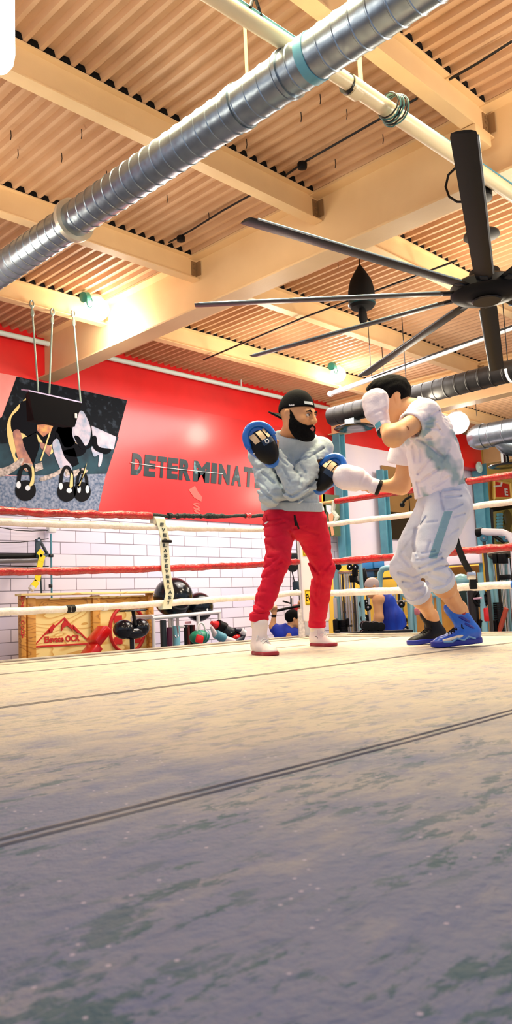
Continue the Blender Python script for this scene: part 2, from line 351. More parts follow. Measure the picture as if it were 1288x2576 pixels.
rope_b(.67, M_ropered, 'crumpled red ring rope on the right behind the grey sweatpants at knee height', 23, .03)
w = rope_b(.39, M_ropewhite, 'lowest white ring rope on the right above the man in the blue tank top', 24, .03)
mb = MB(); mb.tube([side_b(.39)(2.55), side_b(.39)(2.83)], .034, 12); mb.build('blue_tape', mat('blue_tape', (20, 96, 190), .4), w)

# corner post with pad
M_pad = mat('white_corner_pad', (232, 226, 232), .35, rgb2=(222, 216, 226), scale=3)
M_label = mat('yellow_pad_label', (238, 196, 28), .45)
cpz = thing('corner_post', 'white padded ring corner post with yellow lettered labels behind the bearded man', 'post', (5.72, 4.98, 0))
MB().lathe([(.055, 0), (.055, 1.4), (.05, 1.42)], (5.70, 5.0, 0), n=16).build('post_pole', M_wpaint, cpz)
_fb = on(760, 1604, 2, 0.); MB().box((_fb[0], _fb[1], .13), (.06, .06, .26), np.array([[.7, -.7, 0], [.7, .7, 0], [0, 0, 1]]), bev=.01).build('foot_block', mat('speckled_block', (222, 214, 214), .6, rgb2=(190, 182, 186), scale=50), cpz)
Rp = np.array([[-.7071, -.7071, 0], [.7071, -.7071, 0], [0, 0, 1]]).T       # columns below
pr_ = nrm((.7071, -.7071, 0)); pn = nrm((-.7071, -.7071, 0)); Rpad = np.column_stack([pr_, -pn, (0, 0, 1)])
pc = np.array([5.585, 4.785, 0])
pad = MB(); pad.box(pc+(0, 0, .67), (.25, .1, 1.06), Rpad, bev=.03); pdo = pad.build('corner_pad', M_pad, cpz)
for z0, z1, wd, fs in ((.29, .43, .19, .06), (.735, .86, .19, .06), (1.09, 1.18, .19, .05)):
    lb = MB(); lb.box(pc+pn*.052+np.array([0, 0, (z0+z1)/2]), (wd, .004, z1-z0), Rpad); lo = lb.build('pad_label', M_label, pdo, smooth=0)
    tx = MB(); tx.text('EVERLAST', pc+pn*.055-pr_*(wd*.45)+np.array([0, 0, (z0+z1)/2-fs/2]), pr_, (0, 0, 1), fs, wd*.9, .002, bold=.02)
    fr = tx; e = .006
    for q in (z0+.01, z1-.01): tx.box(pc+pn*.055+np.array([0, 0, q]), (wd-.014, .003, e*.6), Rpad)
    for q in (-1, 1): tx.box(pc+pn*.055+pr_*q*(wd/2-.008)+np.array([0, 0, (z0+z1)/2]), (e*.6, .003, z1-z0-.02), Rpad)
    tx.build('pad_lettering', M_black, pdo, smooth=0)
M_chrome = mat('chrome', (200, 200, 205), .18, 1.)
for z in (1.14, .985, .69, .41):
    tb = MB(); tb.tube([(5.42, 4.87, z), (5.66, 4.97, z)], .012, 8); tb.ball((5.44, 4.87, z), .028, 10); tb.build('turnbuckle', M_dark if z > .6 else M_ropewhite, cpz)
tie = MB(); tie.tube([(5.55, 4.47, 1.21), (5.56, 4.50, 1.12), (5.555, 4.45, 1.06), (5.55, 4.49, 1.0)], [.018, .02, .022, .012], 8)
tag(tie.build('rope_tie', mat('pale_tape', (200, 208, 206), .6, bump=.5, bscale=60)), 'pale knotted tape hanging off the bare end of the red top rope', 'tie')

# rope spacer strap with lettering
M_strap = mat('cream_webbing', (222, 212, 180), .7, rgb2=(204, 214, 204), scale=10)
sp_ = thing('spacer_strap', 'cream lettered spacer strap tied between the ring ropes left of the bearded man', 'strap', (3.88, 4.82, .33))
wr_ = .042
path = [(3.835, 1.0), (3.86, .93), (3.885, .84), (3.875, .80), (3.88, .70), (3.885, .60), (3.90, .50), (3.915, .42), (3.89, .345), (3.885, .305)]
st = MB()
for i in range(len(path)-1):
    (xa, za), (xb, zb) = path[i], path[i+1]
    st.add([(xa-wr_, 4.812, za), (xa+wr_, 4.812, za), (xb+wr_, 4.812, zb), (xb-wr_, 4.812, zb), (xa-wr_, 4.818, za), (xa+wr_, 4.818, za), (xb+wr_, 4.818, zb), (xb-wr_, 4.818, zb)], [(0, 1, 2, 3), (7, 6, 5, 4), (0, 3, 7, 4), (1, 5, 6, 2), (0, 4, 5, 1), (3, 2, 6, 7)])
st.build('webbing', M_strap, sp_)
lp = MB(); lp.lathe([(.034, -.05), (.036, 0), (.034, .05)], (3.845, 4.85, .985), (1, 0, 0), 16); lp.build('loop', M_strap, sp_); lp = MB(); lp.lathe([(.031, -.04), (.031, .04)], (3.885, 4.85, .335), (1, 0, 0), 16); lp.build('loop', M_strap, sp_)
kn = MB(); kn.box((3.893, 4.805, .825), (.09, .02, .022), bev=.006); kn.build('buckle', M_black, sp_)
tx = MB(); word = 'EVER' + 'LAST' + 'EVERLAST'
pz = np.array([p[1] for p in path]); px_ = np.array([p[0] for p in path])
zz = np.linspace(.955, .355, 16)
for ch, z in zip(word, zz):
    xx = np.interp(-z, -pz, px_); tx.text(ch, (xx-.016, 4.8105, z-.014), (1, 0, 0), (.12, 0, 1), .026, .034 if ch != 'T' else .03, .002, bold=.03)
tx.build('strap_lettering', mat('dark_print', (24, 44, 48), .6), sp_, smooth=0)
bs = MB()
def strip(mb, pts, w, th, mi=0):     # flat webbing through points, width along Y-ish
    for i in range(len(pts)-1):
        a, b_ = np.array(pts[i], float), np.array(pts[i+1], float); d = nrm(b_-a); n_ = nrm(np.cross(d, (RT))); s_ = np.cross(n_, d)
        q = [a-s_*w/2, a+s_*w/2, b_+s_*w/2, b_-s_*w/2]; mb.add([*(p-n_*th for p in q), *(p+n_*th for p in q)], [(0, 1, 2, 3), (7, 6, 5, 4), (0, 3, 7, 4), (1, 5, 6, 2), (0, 4, 5, 1), (3, 2, 6, 7)], mi)
P_ = lambda x, y, X=5.5: on(x, y, 0, X)
strip(bs, [P_(1140, 1330), P_(1152, 1375), P_(1166, 1410), P_(1178, 1432), P_(1190, 1452), P_(1192, 1482)], .05, .002)
bst = thing('spacer_strap', 'black spacer strap between the right-hand ropes behind the man in the white tee', 'strap', P_(1190, 1482)); bs.build('webbing', M_black, bst)
bb = MB(); bb.box(P_(1185, 1448)-FW*.01, (.07, .02, .06), np.column_stack([RT, FW, UP]), bev=.008); bb.build('buckle', M_chrome, bst)
lp = MB(); lp.lathe([(.037, -.02), (.037, .02)], (5.55, on(1192, 1472, 0, 5.55)[1], .385), (0, 1, 0), 16); lp.build('loop', M_black, bst)

# ------------------------------------------------------------------ ducts and pipes
def duct_metal(name, rgb, rough, metal):
    m = bpy.data.materials.new(name); m.use_nodes = True; nt = m.node_tree; N = nt.nodes; L = nt.links; b = N['Principled BSDF']
    tc = N.new('ShaderNodeTexCoord'); v = N.new('ShaderNodeTexVoronoi'); v.inputs['Scale'].default_value = 14; L.new(tc.outputs['Object'], v.inputs[0])
    hs = N.new('ShaderNodeMix'); hs.data_type = 'RGBA'; hs.inputs[6].default_value = (*lin(rgb), 1); hs.inputs[7].default_value = (*lin(tuple(min(255, c*1.12) for c in rgb)), 1)
    L.new(v.outputs['Distance'], hs.inputs[0]); L.new(hs.outputs[2], b.inputs['Base Color']); b.inputs['Metallic'].default_value = metal; b.inputs['Roughness'].default_value = rough
    n = N.new('ShaderNodeTexNoise'); n.inputs['Scale'].default_value = 7; L.new(tc.outputs['Object'], n.inputs[0])
    bp = N.new('ShaderNodeBump'); bp.inputs['Strength'].default_value = .12; bp.inputs['Distance'].default_value = .05; L.new(n.outputs[0], bp.inputs['Height']); L.new(bp.outputs[0], b.inputs['Normal']); return m
M_galv = duct_metal('galvanised_steel', (134, 146, 156), .3, .88)
M_galvd = duct_metal('dark_duct_steel', (15, 14, 14), .45, .2)
M_band = mat('duct_band', (206, 200, 180), .4, .5)
def spiral_duct(name, label, c0, c1, r, pitch, m, ridge=.006, ends=()):
    c0, c1 = np.asarray(c0, float), np.asarray(c1, float); L = np.linalg.norm(c1-c0); ax = (c1-c0)/L
    t = thing(name, label, 'duct', (c0+c1)/2)
    pr = []; s = 0
    while s < L:
        pr += [(r, s), (r, s+pitch*.86), (r+ridge, s+pitch*.90), (r+ridge, s+pitch*.96)]; s += pitch
    pr.append((r, L)); MB().lathe(pr, c0, ax, 40).build('duct_shell', m, t, smooth=25); return t, c0, ax
td, c0, ax = spiral_duct('round_duct', 'long silver spiral duct hanging diagonally under the ceiling at upper left', (3.97, 11.75, 3.95), (3.9, -.5, 3.95), .158, .135, M_galv)
def band(t, c0, ax, s, r, wd, m, nm='duct_collar', out=.012): MB().lathe([(r, s-wd/2), (r+out, s-wd/2), (r+out, s+wd/2), (r, s+wd/2)], c0, ax, 40).build(nm, m, t, smooth=30)
def s_at(x, y): return (c0[1]-on(x, y, 2, 3.95)[1])
for (x, y, wd, m, out) in ((188, 555, .05, M_band, .045), (590, 262, .06, M_galv, .014), (770, 135, .07, M_teal, .008), (712, 178, .03, M_galv, .014)):
    band(td, c0, ax, s_at(x, y), .158, wd, m, out=out)
q = c0+ax*s_at(607, 240); MB().tube([(q[0]-.02, q[1], q[2]+.2), (q[0]-.02, q[1], DECK)], .012, 8).build('hanger_rod', M_cream, td)
tb, cb, ab = spiral_duct('round_duct', 'dark round duct running behind the head of the man in the white tee', (11.0, 8.82, 3.63), (11.0, -1, 3.63), .165, .2, M_galvd, .006)
bo = MB(); bo.box((11.0, 8.35, 3.42), (.2, .2, .14)); bo.build('drop_box', M_galv, tb, smooth=0)
bo = MB(); bo.lathe([(.06, .06), (.34, .02), (.36, 0), (.34, -.01), (.05, .01)], (11.0, 8.32, 3.33), n=32); bo.build('diffuser_disc', mat('glossy_black', (10, 10, 12), .12), tb)
for yy in (7.2, 5.4): MB().tube([(11, yy, 3.79), (11, yy, DECK)], .008, 6).build('hanger_rod', M_dark, tb)
hl = MB(); hl.tube([(11.0+.17*math.cos(a), 5.36, 3.63+.17*math.sin(a)) for a in np.linspace(math.pi, 2*math.pi, 10)], .02, 8); hl.build('hanger_hook', M_wpaint, tb)

tr, c2, a2 = spiral_duct('round_duct', 'bent silver duct at the right edge, capped end toward the man in the white tee', on(1205, 1100, 0, 13.0), on(1205, 1100, 0, 13.0)+np.array([0, -4.5, 0]), .22, .28, M_galv, .006)
MB().lathe([(.05, -.2), (.16, -.16), (.21, -.08), (.235, 0), (.235, .12), (.22, .12)], c2, a2, 40).build('end_cap', M_galv, tr, smooth=30)
e0 = c2+a2*.45+np.array([.1, 0, -.18])
MB().tube([e0+np.array([-.1, .1, .08]), e0, e0+np.array([.25, -.25, -.12]), e0+np.array([.7, -.7, -.26]), e0+np.array([1.2, -1.1, -.4])], [.12, .19, .2, .2, .2], 28).build('branch_duct', M_galv, tr)
for s_ in (.5, .8, 1.1):
    p = e0+np.array([.25, -.25, -.12])+np.array([.64, -.64, -.2])*(s_-.4); MB().lathe([(.2, -.03), (.215, -.03), (.215, .03), (.2, .03)], p, (.64, -.64, -.2), 28).build('branch_collar', M_dark, tr)
dd = MB(); p = on(1275, 1172, 0, 13.2); dd.lathe([(.05, .05), (.3, .02), (.33, 0), (.3, -.01), (.04, 0)], p, n=28); dd.tube([p, p+np.array([0, 0, .35])], .05, 12); dd.build('diffuser_disc', mat('glossy_black', (10, 10, 12), .12), tr)

M_pipe = mat('cream_pipe_paint', (232, 214, 176), .3)
tp = thing('ceiling_pipe', 'thick cream pipe crossing over the round duct toward the ceiling fan', 'pipe', (5.5, 3.3, 4.15))
MB().tube([(1.5, 3.42, 4.15), (4.6, 3.30, 4.15)], .056, 24).build('pipe_run', M_pipe, tp)
MB().tube([(4.55, 3.30, 4.15), (9.5, 3.25, 4.15)], .066, 24).build('pipe_run', M_pipe, tp)
p = on(890, 222, 2, 4.15); MB().tube([(p[0]-.05, p[1], 4.15), (p[0]+.05, p[1], 4.15)], .077, 24).build('coupling', M_pipe, tp)
MB().tube([(p[0]-.085, p[1], 4.15), (p[0]-.06, p[1], 4.15)], .073, 24).build('clamp', M_dark, tp)
MB().tube([(p[0]+.05, 3.28, 4.2), (p[0]+.05, 3.28, DECK)], .017, 10).build('hanger_rod', M_cream, tp)
p = on(625, 40, 2, 4.15); MB().tube([(p[0], p[1]-.02, 4.2), (p[0]+.03, p[1]-.03, 4.3), (p[0]+.1, p[1], 4.27), (p[0]+.14, p[1], 4.16)], .012, 8).build('clamp', M_dark, tp)
MB().tube([(2.3, 3.35, 4.225), (9.4, 3.19, 4.225)], .010, 8).build('conduit', M_teal, tp)
ck = MB(); p = on(980, 272, 2, 4.15)+np.array([0, -.02, 0])
for i in range(6):
    ck.tube([p+np.array([random.uniform(-.01, .01)+.02*i-.05, (.095+.006*i)*math.cos(a), (.095+.005*i)*math.sin(a)-.01]) for a in np.linspace(0, 2*math.pi, 20, endpoint=False)], .007, 6, mi=i % 2, closed=True)
tag(ck.build('cable_coil', [M_dark, mat('teal_cable', (60, 112, 112), .5)]), 'coil of dark and teal cable looped over the cream ceiling pipe', 'cable')
tw = thing('wall_pipe', 'slim white pipe running along the top of the red mural wall', 'pipe', (6, 11.68, 4.92))
MB().tube([(-2, 11.68, 4.92), (14.6, 11.68, 4.91)], .045, 16).build('pipe_run', mat('pale_pipe_paint', (214, 234, 230), .35), tw)
for x in (8.02, 11.6, 4.0): MB().tube([(x, 11.68, 4.95), (x, 11.68, 5.12)], .018, 8).build('hanger_rod', M_wpaint, tw)
t2 = thing('ceiling_pipe', 'slim white pipe with open end above the raised white glove', 'pipe', on(900, 968, 2, 4.35))
a_, b_ = on(831, 991, 2, 4.35), on(965, 942, 2, 4.35); MB().tube([a_, b_, b_+(b_-a_)*2.2], .045, 14).build('pipe_run', M_wpaint, t2)
MB().ball(a_, .06, 12).build('pipe_end', M_wpaint, t2); MB().tube([b_, b_+np.array([0, 0, DECK-4.35])], .008, 6).build('hanger_rod', M_dark, t2); MB().tube([a_+(b_-a_)*.2, a_+(b_-a_)*.2+np.array([0, 0, .1])], .015, 6).build('hanger_rod', M_wpaint, t2)
# thin cables and a sprinkler line across the middle bay
def cable(pts, r, label, m=None): return tag(MB().tube(pts, r, 6).build('ceiling_cable', m or M_dark), label, 'cable')
cable([on(512, 905, 2, 4.7), on(760, 800, 2, 4.7), on(1030, 700, 2, 4.7), on(1150, 655, 2, 4.7)], .014, 'thin brown rod under the middle bay, running between the fan blades')
cable([on(650, 1060, 2, 4.25)*0+on(935, 950, 2, 4.2), on(1080, 895, 2, 4.2), on(1288, 820, 2, 4.2)], .016, 'thin dark cable crossing low above the dark-haired head to the right edge')
cable([on(605, 625, 2, 5.0), on(700, 590, 2, 5.0)], .006, 'short thin cable stub under the joist end near the fan blade tip')
cable([on(425, 610, 2, 5.03), on(480, 580, 2, 5.03), on(560, 530, 2, 5.03), on(632, 490, 2, 5.03)], .012, 'black cable along the deck below the lower middle joist')
cable([on(720, 440, 2, 5.03), on(770, 405, 2, 5.03), on(840, 365, 2, 5.03), on(945, 305, 2, 5.03), on(1050, 247, 2, 5.03)], .012, 'black cable along the deck left of the cable coil')
cable([on(1130, 200, 2, 5.03), on(1200, 160, 2, 5.03), on(1288, 104, 2, 5.03)], .012, 'black cable along the deck at the upper right corner')
for (x, y), lb in (((760, 410), 'black junction knob on the deck cable left of the cable coil'), ((455, 595), 'black junction knob on the deck cable beside the lower joist')):
    c = on(x, y, 2, 5.02); tag(MB().lathe([(.02, -.07), (.05, -.06), (.055, -.02), (.05, 0), (.02, .0)], c, (0, 0, 1), 14).build('junction_knob', M_black), lb, 'junction box')
for i, (x, y) in enumerate([(205, 325), (155, 385), (45, 375), (27, 328), (268, 430), (805, 237), (757, 282), (872, 275), (963, 338), (843, 400), (620, 350), (420, 490), (525, 535), (710, 575), (850, 660)]):
    c = on(x, y, 2, DECK); tag(MB().tube([c, c+np.array([.004, 0, -.06]), c+np.array([0, .006, -.1])], .005, 5).build('ceiling_wire', M_dark), 'short dark wire end poking down from the steel deck', 'wire', 'wire ends in the deck')

# ------------------------------------------------------------------ ceiling fan
HB = np.array([6.75, 3.47, 3.15])
M_blade = mat('black_fan_blade', (9, 12, 14), .4, spec=.3)
M_bladeedge = mat('bright_blade_edge', (150, 166, 172), .35, .7)
tf = thing('ceiling_fan', 'large black ceiling fan with long thin blades at the right', 'fan', HB)
hb = MB(); hb.lathe([(.05, -.09), (.13, -.085), (.15, -.07), (.2, -.06), (.30, -.045), (.33, -.02), (.33, .05), (.29, .08), (.16, .1), (.14, .2), (.07, .22)], HB, n=40); hb.build('hub', M_black, tf)
MB().lathe([(.07, -.012), (.13, -.012), (.14, 0), (.13, .004), (.07, .004)], HB+(0, 0, -.088), n=28).build('hub_ring', M_dark, tf)
for k in range(10):
    a = math.radians(26+36*k); d = np.array([math.cos(a), math.sin(a), 0]); s = np.array([-d[1], d[0], 0]); tl = math.radians(-8); s2 = s*math.cos(tl)+np.array([0, 0, math.sin(tl)]); n2 = np.cross(d, s2)
    bl = MB(); prof = [(-.085, 0), (-.05, .012), (0, .017), (.05, .013), (.085, .002), (.05, -.006), (0, -.008), (-.05, -.004)]
    ring = [HB+d*r+s2*u*w_+n2*v*w_ for r, w_ in ((.3, .8), (.5, 1), (2.70, 1), (2.75, .9)) for u, v in prof]; nn = len(prof)
    bl.add(ring, [(i*nn+j, i*nn+(j+1) % nn, (i+1)*nn+(j+1) % nn, (i+1)*nn+j) for i in range(3) for j in range(nn)]+[tuple(range(nn))[::-1], tuple(3*nn+j for j in range(nn))]); b_o = bl.build('blade', M_blade, tf)
    MB().tube([HB+d*.45+s2*.086, HB+d*2.7+s2*.086], .008, 8).build('blade_edge', M_bladeedge, b_o)
    MB().box(HB+d*.33, (.16, .07, .03), np.column_stack([d, s2, n2]), bev=.006).build('blade_root', M_dark, b_o)
MB().tube([HB+(0, 0, .15), (6.75, 3.47, 4.62)], .045, 16).build('downrod', M_wpaint, tf)
MB().lathe([(.05, .03), (.165, 0), (.17, -.02), (.06, -.03)], (6.75, 3.47, 3.72), n=28).build('rod_disc', M_dark, tf)
MB().lathe([(.05, .06), (.13, .03), (.13, -.05), (.05, -.06)], (6.75, 3.47, 4.12), n=24).build('rod_mount', M_black, tf)
MB().box((6.75, 3.47, 4.68), (.3, .22, .14), bev=.02).build('ceiling_bracket', M_cream, tf)
MB().box((6.69, 3.41, 3.44), (.09, .07, .24), bev=.01).build('motor_controller', M_black, tf)
cl = MB(); ca = on(1163, 420, 0, 6.7); cl.tube([on(*q, 0, 6.72) for q in ((1150, 418), (1128, 440), (1121, 470), (1130, 495), (1150, 508), (1175, 508))], .012, 8); cl.build('fan_cable', M_black, tf)

for (xa, ya), lb in (((925, 800), 'thin black hanger wire dropping from the deck above the dark-haired man'), ((1190, 930), 'thin black hanger wire in the far bay above the bent silver duct')):
    c = on(xa, ya, 2, DECK); tag(MB().tube([c, c+np.array([0, 0, -1.0])], .007, 6).build('hanger_wire', M_dark), lb, 'wire')
# teardrop reel
rtop = on(903, 640, 2, 5.05); pr0 = rtop+np.array([0, 0, -1.])*0; rz = [z for z in np.linspace(5, 2.5, 1200) if proj((rtop[0], rtop[1], z))[1] >= 745][0]; pr0 = np.array([rtop[0], rtop[1], rz]); pk = thing('hanging_reel', 'black teardrop shaped reel hanging from the roof left of the fan hub', 'reel', pr0)
k = ((pr0-CAM)@FW)/FPX; M_reel = mat('matte_black_reel', (8, 9, 12), .75)
MB().lathe([(.004, 85*k), (4*k, 80*k), (15*k, 62*k), (27*k, 40*k), (33*k, 15*k), (34*k, -8*k), (34*k, -22*k), (28*k, -31*k), (8*k, -33*k)], pr0, n=28).build('reel_hood', M_reel, pk)
MB().ball(pr0+np.array([0, 0, -52*k]), (15*k, 9*k, 26*k), 14).build('cable_grip', M_reel, pk)
MB().lathe([(33*k, 0), (35*k, -2*k), (35*k, -6*k), (33*k, -8*k)], pr0+np.array([0, 0, -16*k]), n=28).build('hood_rim', mat('dark_teal_rim', (22, 60, 66), .25), pk)
MB().tube([pr0+np.array([0, 0, 80*k]), (pr0[0], pr0[1], DECK)], .008, 6).build('hanger_wire', M_black, pk)

# ------------------------------------------------------------------ lamps
M_glow = mat('lamp_glass', (255, 250, 240), .3, emit=(255, 244, 224), estr=7)
M_glow2 = mat('lamp_tube_glass', (255, 252, 246), .3, emit=(255, 248, 240), estr=5)
def round_lamp(p, r, label, power, gear=True):
    p = np.asarray(p, float); t = thing('round_lamp', label, 'lamp', p, 'round high lamps')
    MB().ball(p, (r, r, r*.95), 24).build('lamp_globe', M_glow, t)
    MB().tube([p+np.array([0, 0, r*.9]), (p[0], p[1], DECK)], .01, 6).build('hook', M_dark, t)
    MB().lathe([(r*.5, 0), (r*.45, .05), (.03, .08)], p+np.array([0, 0, r*.82]), n=16).build('lamp_cap', M_wpaint, t)
    if gear:
        g = MB(); q = p+np.array([-.22, -.04, .12])
        g.lathe([(.03, -.06), (.08, -.05), (.085, .03), (.04, .06)], q, (1, .2, .3), 14); g.tube([q+np.array([.05*math.cos(a)+.03, -.06, .09*math.sin(a)-.08]) for a in np.linspace(0, 2*math.pi, 12, endpoint=False)], .01, 6, closed=True)
        g.build('lamp_gear', mat('green_lamp_gear', (40, 128, 116), .3), t)
    point('lamp_light', p+np.array([0, -.25, -.45]), power, (1, .9, .74), .25)
round_lamp(on(243, 778, 1, 9.75), .19, 'glowing round lamp at the joist end, right of the strap hooks', 60)
round_lamp(on(850, 942, 1, 9.75), .16, 'glowing round lamp above the raised white glove of the man in the white tee', 70)
round_lamp(on(1150, 1064, 1, 9.6), .28, 'glowing round lamp above the bent silver duct at right', 60, False)
tl = thing('tube_lamp', 'glowing white tube lamp hanging in the top left corner', 'lamp', atd(-4, 185, 4.2))
p0 = atd(-4, 178, 4.2); r0 = .085
MB().lathe([(.02, 0), (r0*.6, .012), (r0*.9, .05), (r0, .1), (r0, 1.35)], p0, n=24).build('lamp_globe', M_glow2, tl)
MB().lathe([(r0*.7, 1.35), (r0*.5, 1.45)], p0, n=16).build('lamp_cap', M_wpaint, tl)
MB().tube([p0+np.array([0, 0, 1.4]), (p0[0], p0[1], DECK)], .01, 6).build('hook', M_dark, tl)
# ------------------------------------------------------------------ mural wall: red banner with lettering and a photo print
YB = YW-.02
wq = lambda x, y, dy=0.: on(x, y, 1, YB-dy)
M_banner = mat('red_banner_vinyl', (206, 34, 40), .33, rgb2=(196, 28, 34), scale=1.2, coat=.3)
tbn = thing('wall_banner', 'big red wall banner with big dark lettering behind the bearded man', 'banner', (11, YB, 2.05))
bn = MB(); bn.box((10.35, YB, 3.16), (8.6, .03, 2.22)); bn.build('banner_sheet', M_banner, tbn, smooth=0)
bn = MB(); bn.box((5.0, YB-.004, 3.13), (3.0, .03, 2.3)); tag(bn.build('wall_panel', mat('pink_wall_panel', (226, 130, 128), .4, rgb2=(232, 150, 146), scale=1.5), smooth=0), 'pale pinkish wall panel left of the athletes print', 'panel')
D_ = YB-.018
lt = MB(); M_let = mat('dark_teal_lettering', (20, 44, 52), .3, rgb2=(120, 170, 178), scale=1.3, sharp=(.60, .64))
word = 'DETERMINATION'
xs_ = [329, 361, 394, 419, 449, 485, 530, 549, 581, 612, 641, 668, 690]; xe_ = [356, 390, 416, 446, 479, 526, 544, 577, 606, 636, 664, 686, 720]
for ch, xa, xb in zip(word, xs_, xe_):
    f_ = (xa-329)/300.; yt = 1137+f_*37; yb = 1192+f_*32
    a = wq(xa, yb+2, .018); b_ = wq(xb, yb+2+(xb-xa)*.11, .018); c = wq(xa+4, yt+2, .018)
    lt.text(ch, (a[0]+.0, D_, a[2]), (1, 0, 0), (.12, 0, 1), c[2]-a[2], (b_[0]-a[0])*1.0, .006, bold=.055)
lt.build('lettering', M_let, tbn, smooth=0)
tw_ = MB(); tw_.tube([wq(328, 1164, .03), wq(420, 1177, .05), wq(560, 1192, .03)], .006, 6); tw_.build('taut_line', M_wpaint, tbn)
sm_ = MB(); 
sm_.prism([wq(474, 1232, .017), wq(490, 1222, .017), wq(498, 1238, .017), wq(508, 1250, .017), wq(506, 1262, .017), wq(488, 1252, .017)], (0, -.006, 0))
sm_.text('S', wq(486, 1281, .017), (1, 0, 0), (0, 0, 1), .13, .17, .006, bold=.02); sm_.text('S', wq(488, 1297, .017), (1, 0, 0), (0, 0, 1), .13, .17, .006, bold=.02)
sm_.build('faint_emblem', mat('faded_pink_print', (226, 92, 84), .4), tbn, smooth=0)
# photo print: athletes over kettlebells (generic figures), flat on the wall
tph = thing('photo_print', 'dark slanted photo print of two athletes gripping kettlebells', 'poster', wq(140, 1290))
C5 = lambda x, y: (x*.3106, 900+y*.3106)
def smooth_outline(p, m=4):
    if len(p) < 6 or len(p) > 16: return p
    k = len(p); out = []
    for i in range(k):
        a, b, c, d = (np.array(p[(i+j) % k], float) for j in (-1, 0, 1, 2))
        for t in np.arange(m)/m: out.append(tuple(b+.5*t*(c-a)+t*t*(a-2.5*b+2*c-.5*d)+t**3*(1.5*b-1.5*c+.5*d-.5*a)))
    return out
def flat(name, m, polys, dy, dep=.003):
    mb = MB()
    for pl in polys: mb.prism([wq(*C5(*p), dy) for p in (pl if 'backdrop' in name or 'ground' in name else smooth_outline(pl))], (0, -dep, 0))
    return mb.build(name, m, tph, smooth=0)
M_ptop = mat('print_rock_dark', (6, 16, 26), .8, rgb2=(70, 84, 100), scale=8, sharp=(.56, .78), detail=6)
M_pmid = mat('print_blue_ground', (14, 42, 58), .8, rgb2=(34, 76, 92), scale=3)
M_pgr = mat('print_gravel', (80, 102, 134), .8, rgb2=(150, 160, 182), scale=24, detail=6)
flat('print_backdrop', M_ptop, [[(135, 152), (1030, 345), (930, 720), (0, 720), (-60, 520), (15, 480)]], .02)
flat('print_midground', M_pmid, [[(-60, 700), (960, 640), (860, 950), (-60, 950)]], .0225)
flat('print_ground', M_pgr, [[(-60, 960), (858, 940), (790, 1260), (-60, 1210)]], .025)
M_pn = mat('print_navy_shirt', (4, 7, 18), .9); M_ps = mat('print_skin', (196, 128, 96), .45, rgb2=(120, 66, 70), scale=6); M_py = mat('print_rim_light', (226, 200, 124), .45)
M_pb = mat('print_cool_skin', (128, 152, 186), .45, rgb2=(214, 196, 214), scale=6); M_pk = mat('print_black_iron', (5, 8, 16), .8); M_pgl = mat('print_highlight', (214, 222, 232), .4); M_pg = mat('print_glove', (206, 188, 182), .45, rgb2=(120, 110, 104), scale=20); M_po = mat('print_face_lit', (232, 160, 70), .45, rgb2=(150, 70, 50), scale=9)
flat('print_rim_light', M_py, [[(190, 345), (240, 335), (300, 560), (360, 640), (330, 690), (200, 640), (120, 780), (160, 830), (130, 870), (60, 640), (75, 480)], [(440, 540), (470, 545), (420, 700), (430, 760), (410, 780), (380, 760)], [(560, 560), (600, 600), (660, 700), (640, 740), (590, 680)]], .0265)
flat('print_shirt', M_pn, [[(210, 345), (560, 420), (640, 560), (600, 700), (520, 720), (460, 600), (420, 700), (360, 700), (290, 610), (230, 640), (180, 610), (100, 600), (90, 490), (150, 420)], [(470, 560), (570, 560), (600, 680), (700, 740), (640, 800), (520, 780), (450, 680)], [(175, 660), (290, 600), (320, 720), (260, 900), (190, 800)], [(480, 760), (600, 730), (640, 860), (560, 900)]], .028)
flat('print_face', M_po, [[(300, 545), (440, 530), (410, 600), (350, 640), (300, 590)]], .0295)
flat('print_arm', M_ps, [[(105, 600), (160, 590), (195, 720), (250, 830), (265, 890), (210, 920), (150, 830), (120, 700)], [(320, 680), (420, 720), (400, 800), (330, 730)]], .0295)
flat('print_far_skin', M_pb, [[(590, 560), (650, 430), (700, 480), (735, 590), (710, 700), (640, 710), (590, 640)], [(425, 690), (470, 660), (520, 800), (580, 880), (570, 960), (520, 960), (470, 860), (440, 780)], [(740, 550), (940, 640), (920, 740), (840, 750), (760, 720)], [(740, 720), (790, 740), (830, 760), (820, 860), (795, 880), (800, 790), (760, 800)]], .031)
flat('print_shirt', M_pn, [[(600, 640), (640, 640), (700, 720), (740, 640), (740, 720), (660, 740)], [(750, 640), (780, 640), (800, 720), (900, 740), (860, 780), (760, 740)]], .0325)
flat('print_glove', M_pg, [[(-60, 910), (60, 880), (180, 810), (170, 870), (60, 950), (-60, 960)], [(330, 970), (440, 930), (520, 880), (510, 920), (430, 970), (335, 1000)], [(190, 850), (260, 860), (265, 900), (215, 920)], [(510, 890), (575, 900), (575, 945), (535, 960)]], .034)
flat('print_buckle', M_pg, [[(280, 865), (340, 845), (350, 900), (285, 925)], [(590, 915), (640, 900), (648, 945), (598, 965)], [(660, 890), (715, 910), (690, 950), (655, 940)]], .0355)
def circ(cx, cy_, rx, ry, n=24): return [(cx+rx*math.cos(a), cy_+ry*math.sin(a)) for a in np.linspace(0, 2*math.pi, n, endpoint=False)]
def arc(cx, cy_, rx, ry, w, a0=180, a1=360, n=14):
    A = np.radians(np.linspace(a0, a1, n)); return [(cx+rx*math.cos(a), cy_+ry*math.sin(a)) for a in A]+[(cx+(rx-w)*math.cos(a), cy_+(ry-w)*math.sin(a)) for a in A[::-1]]
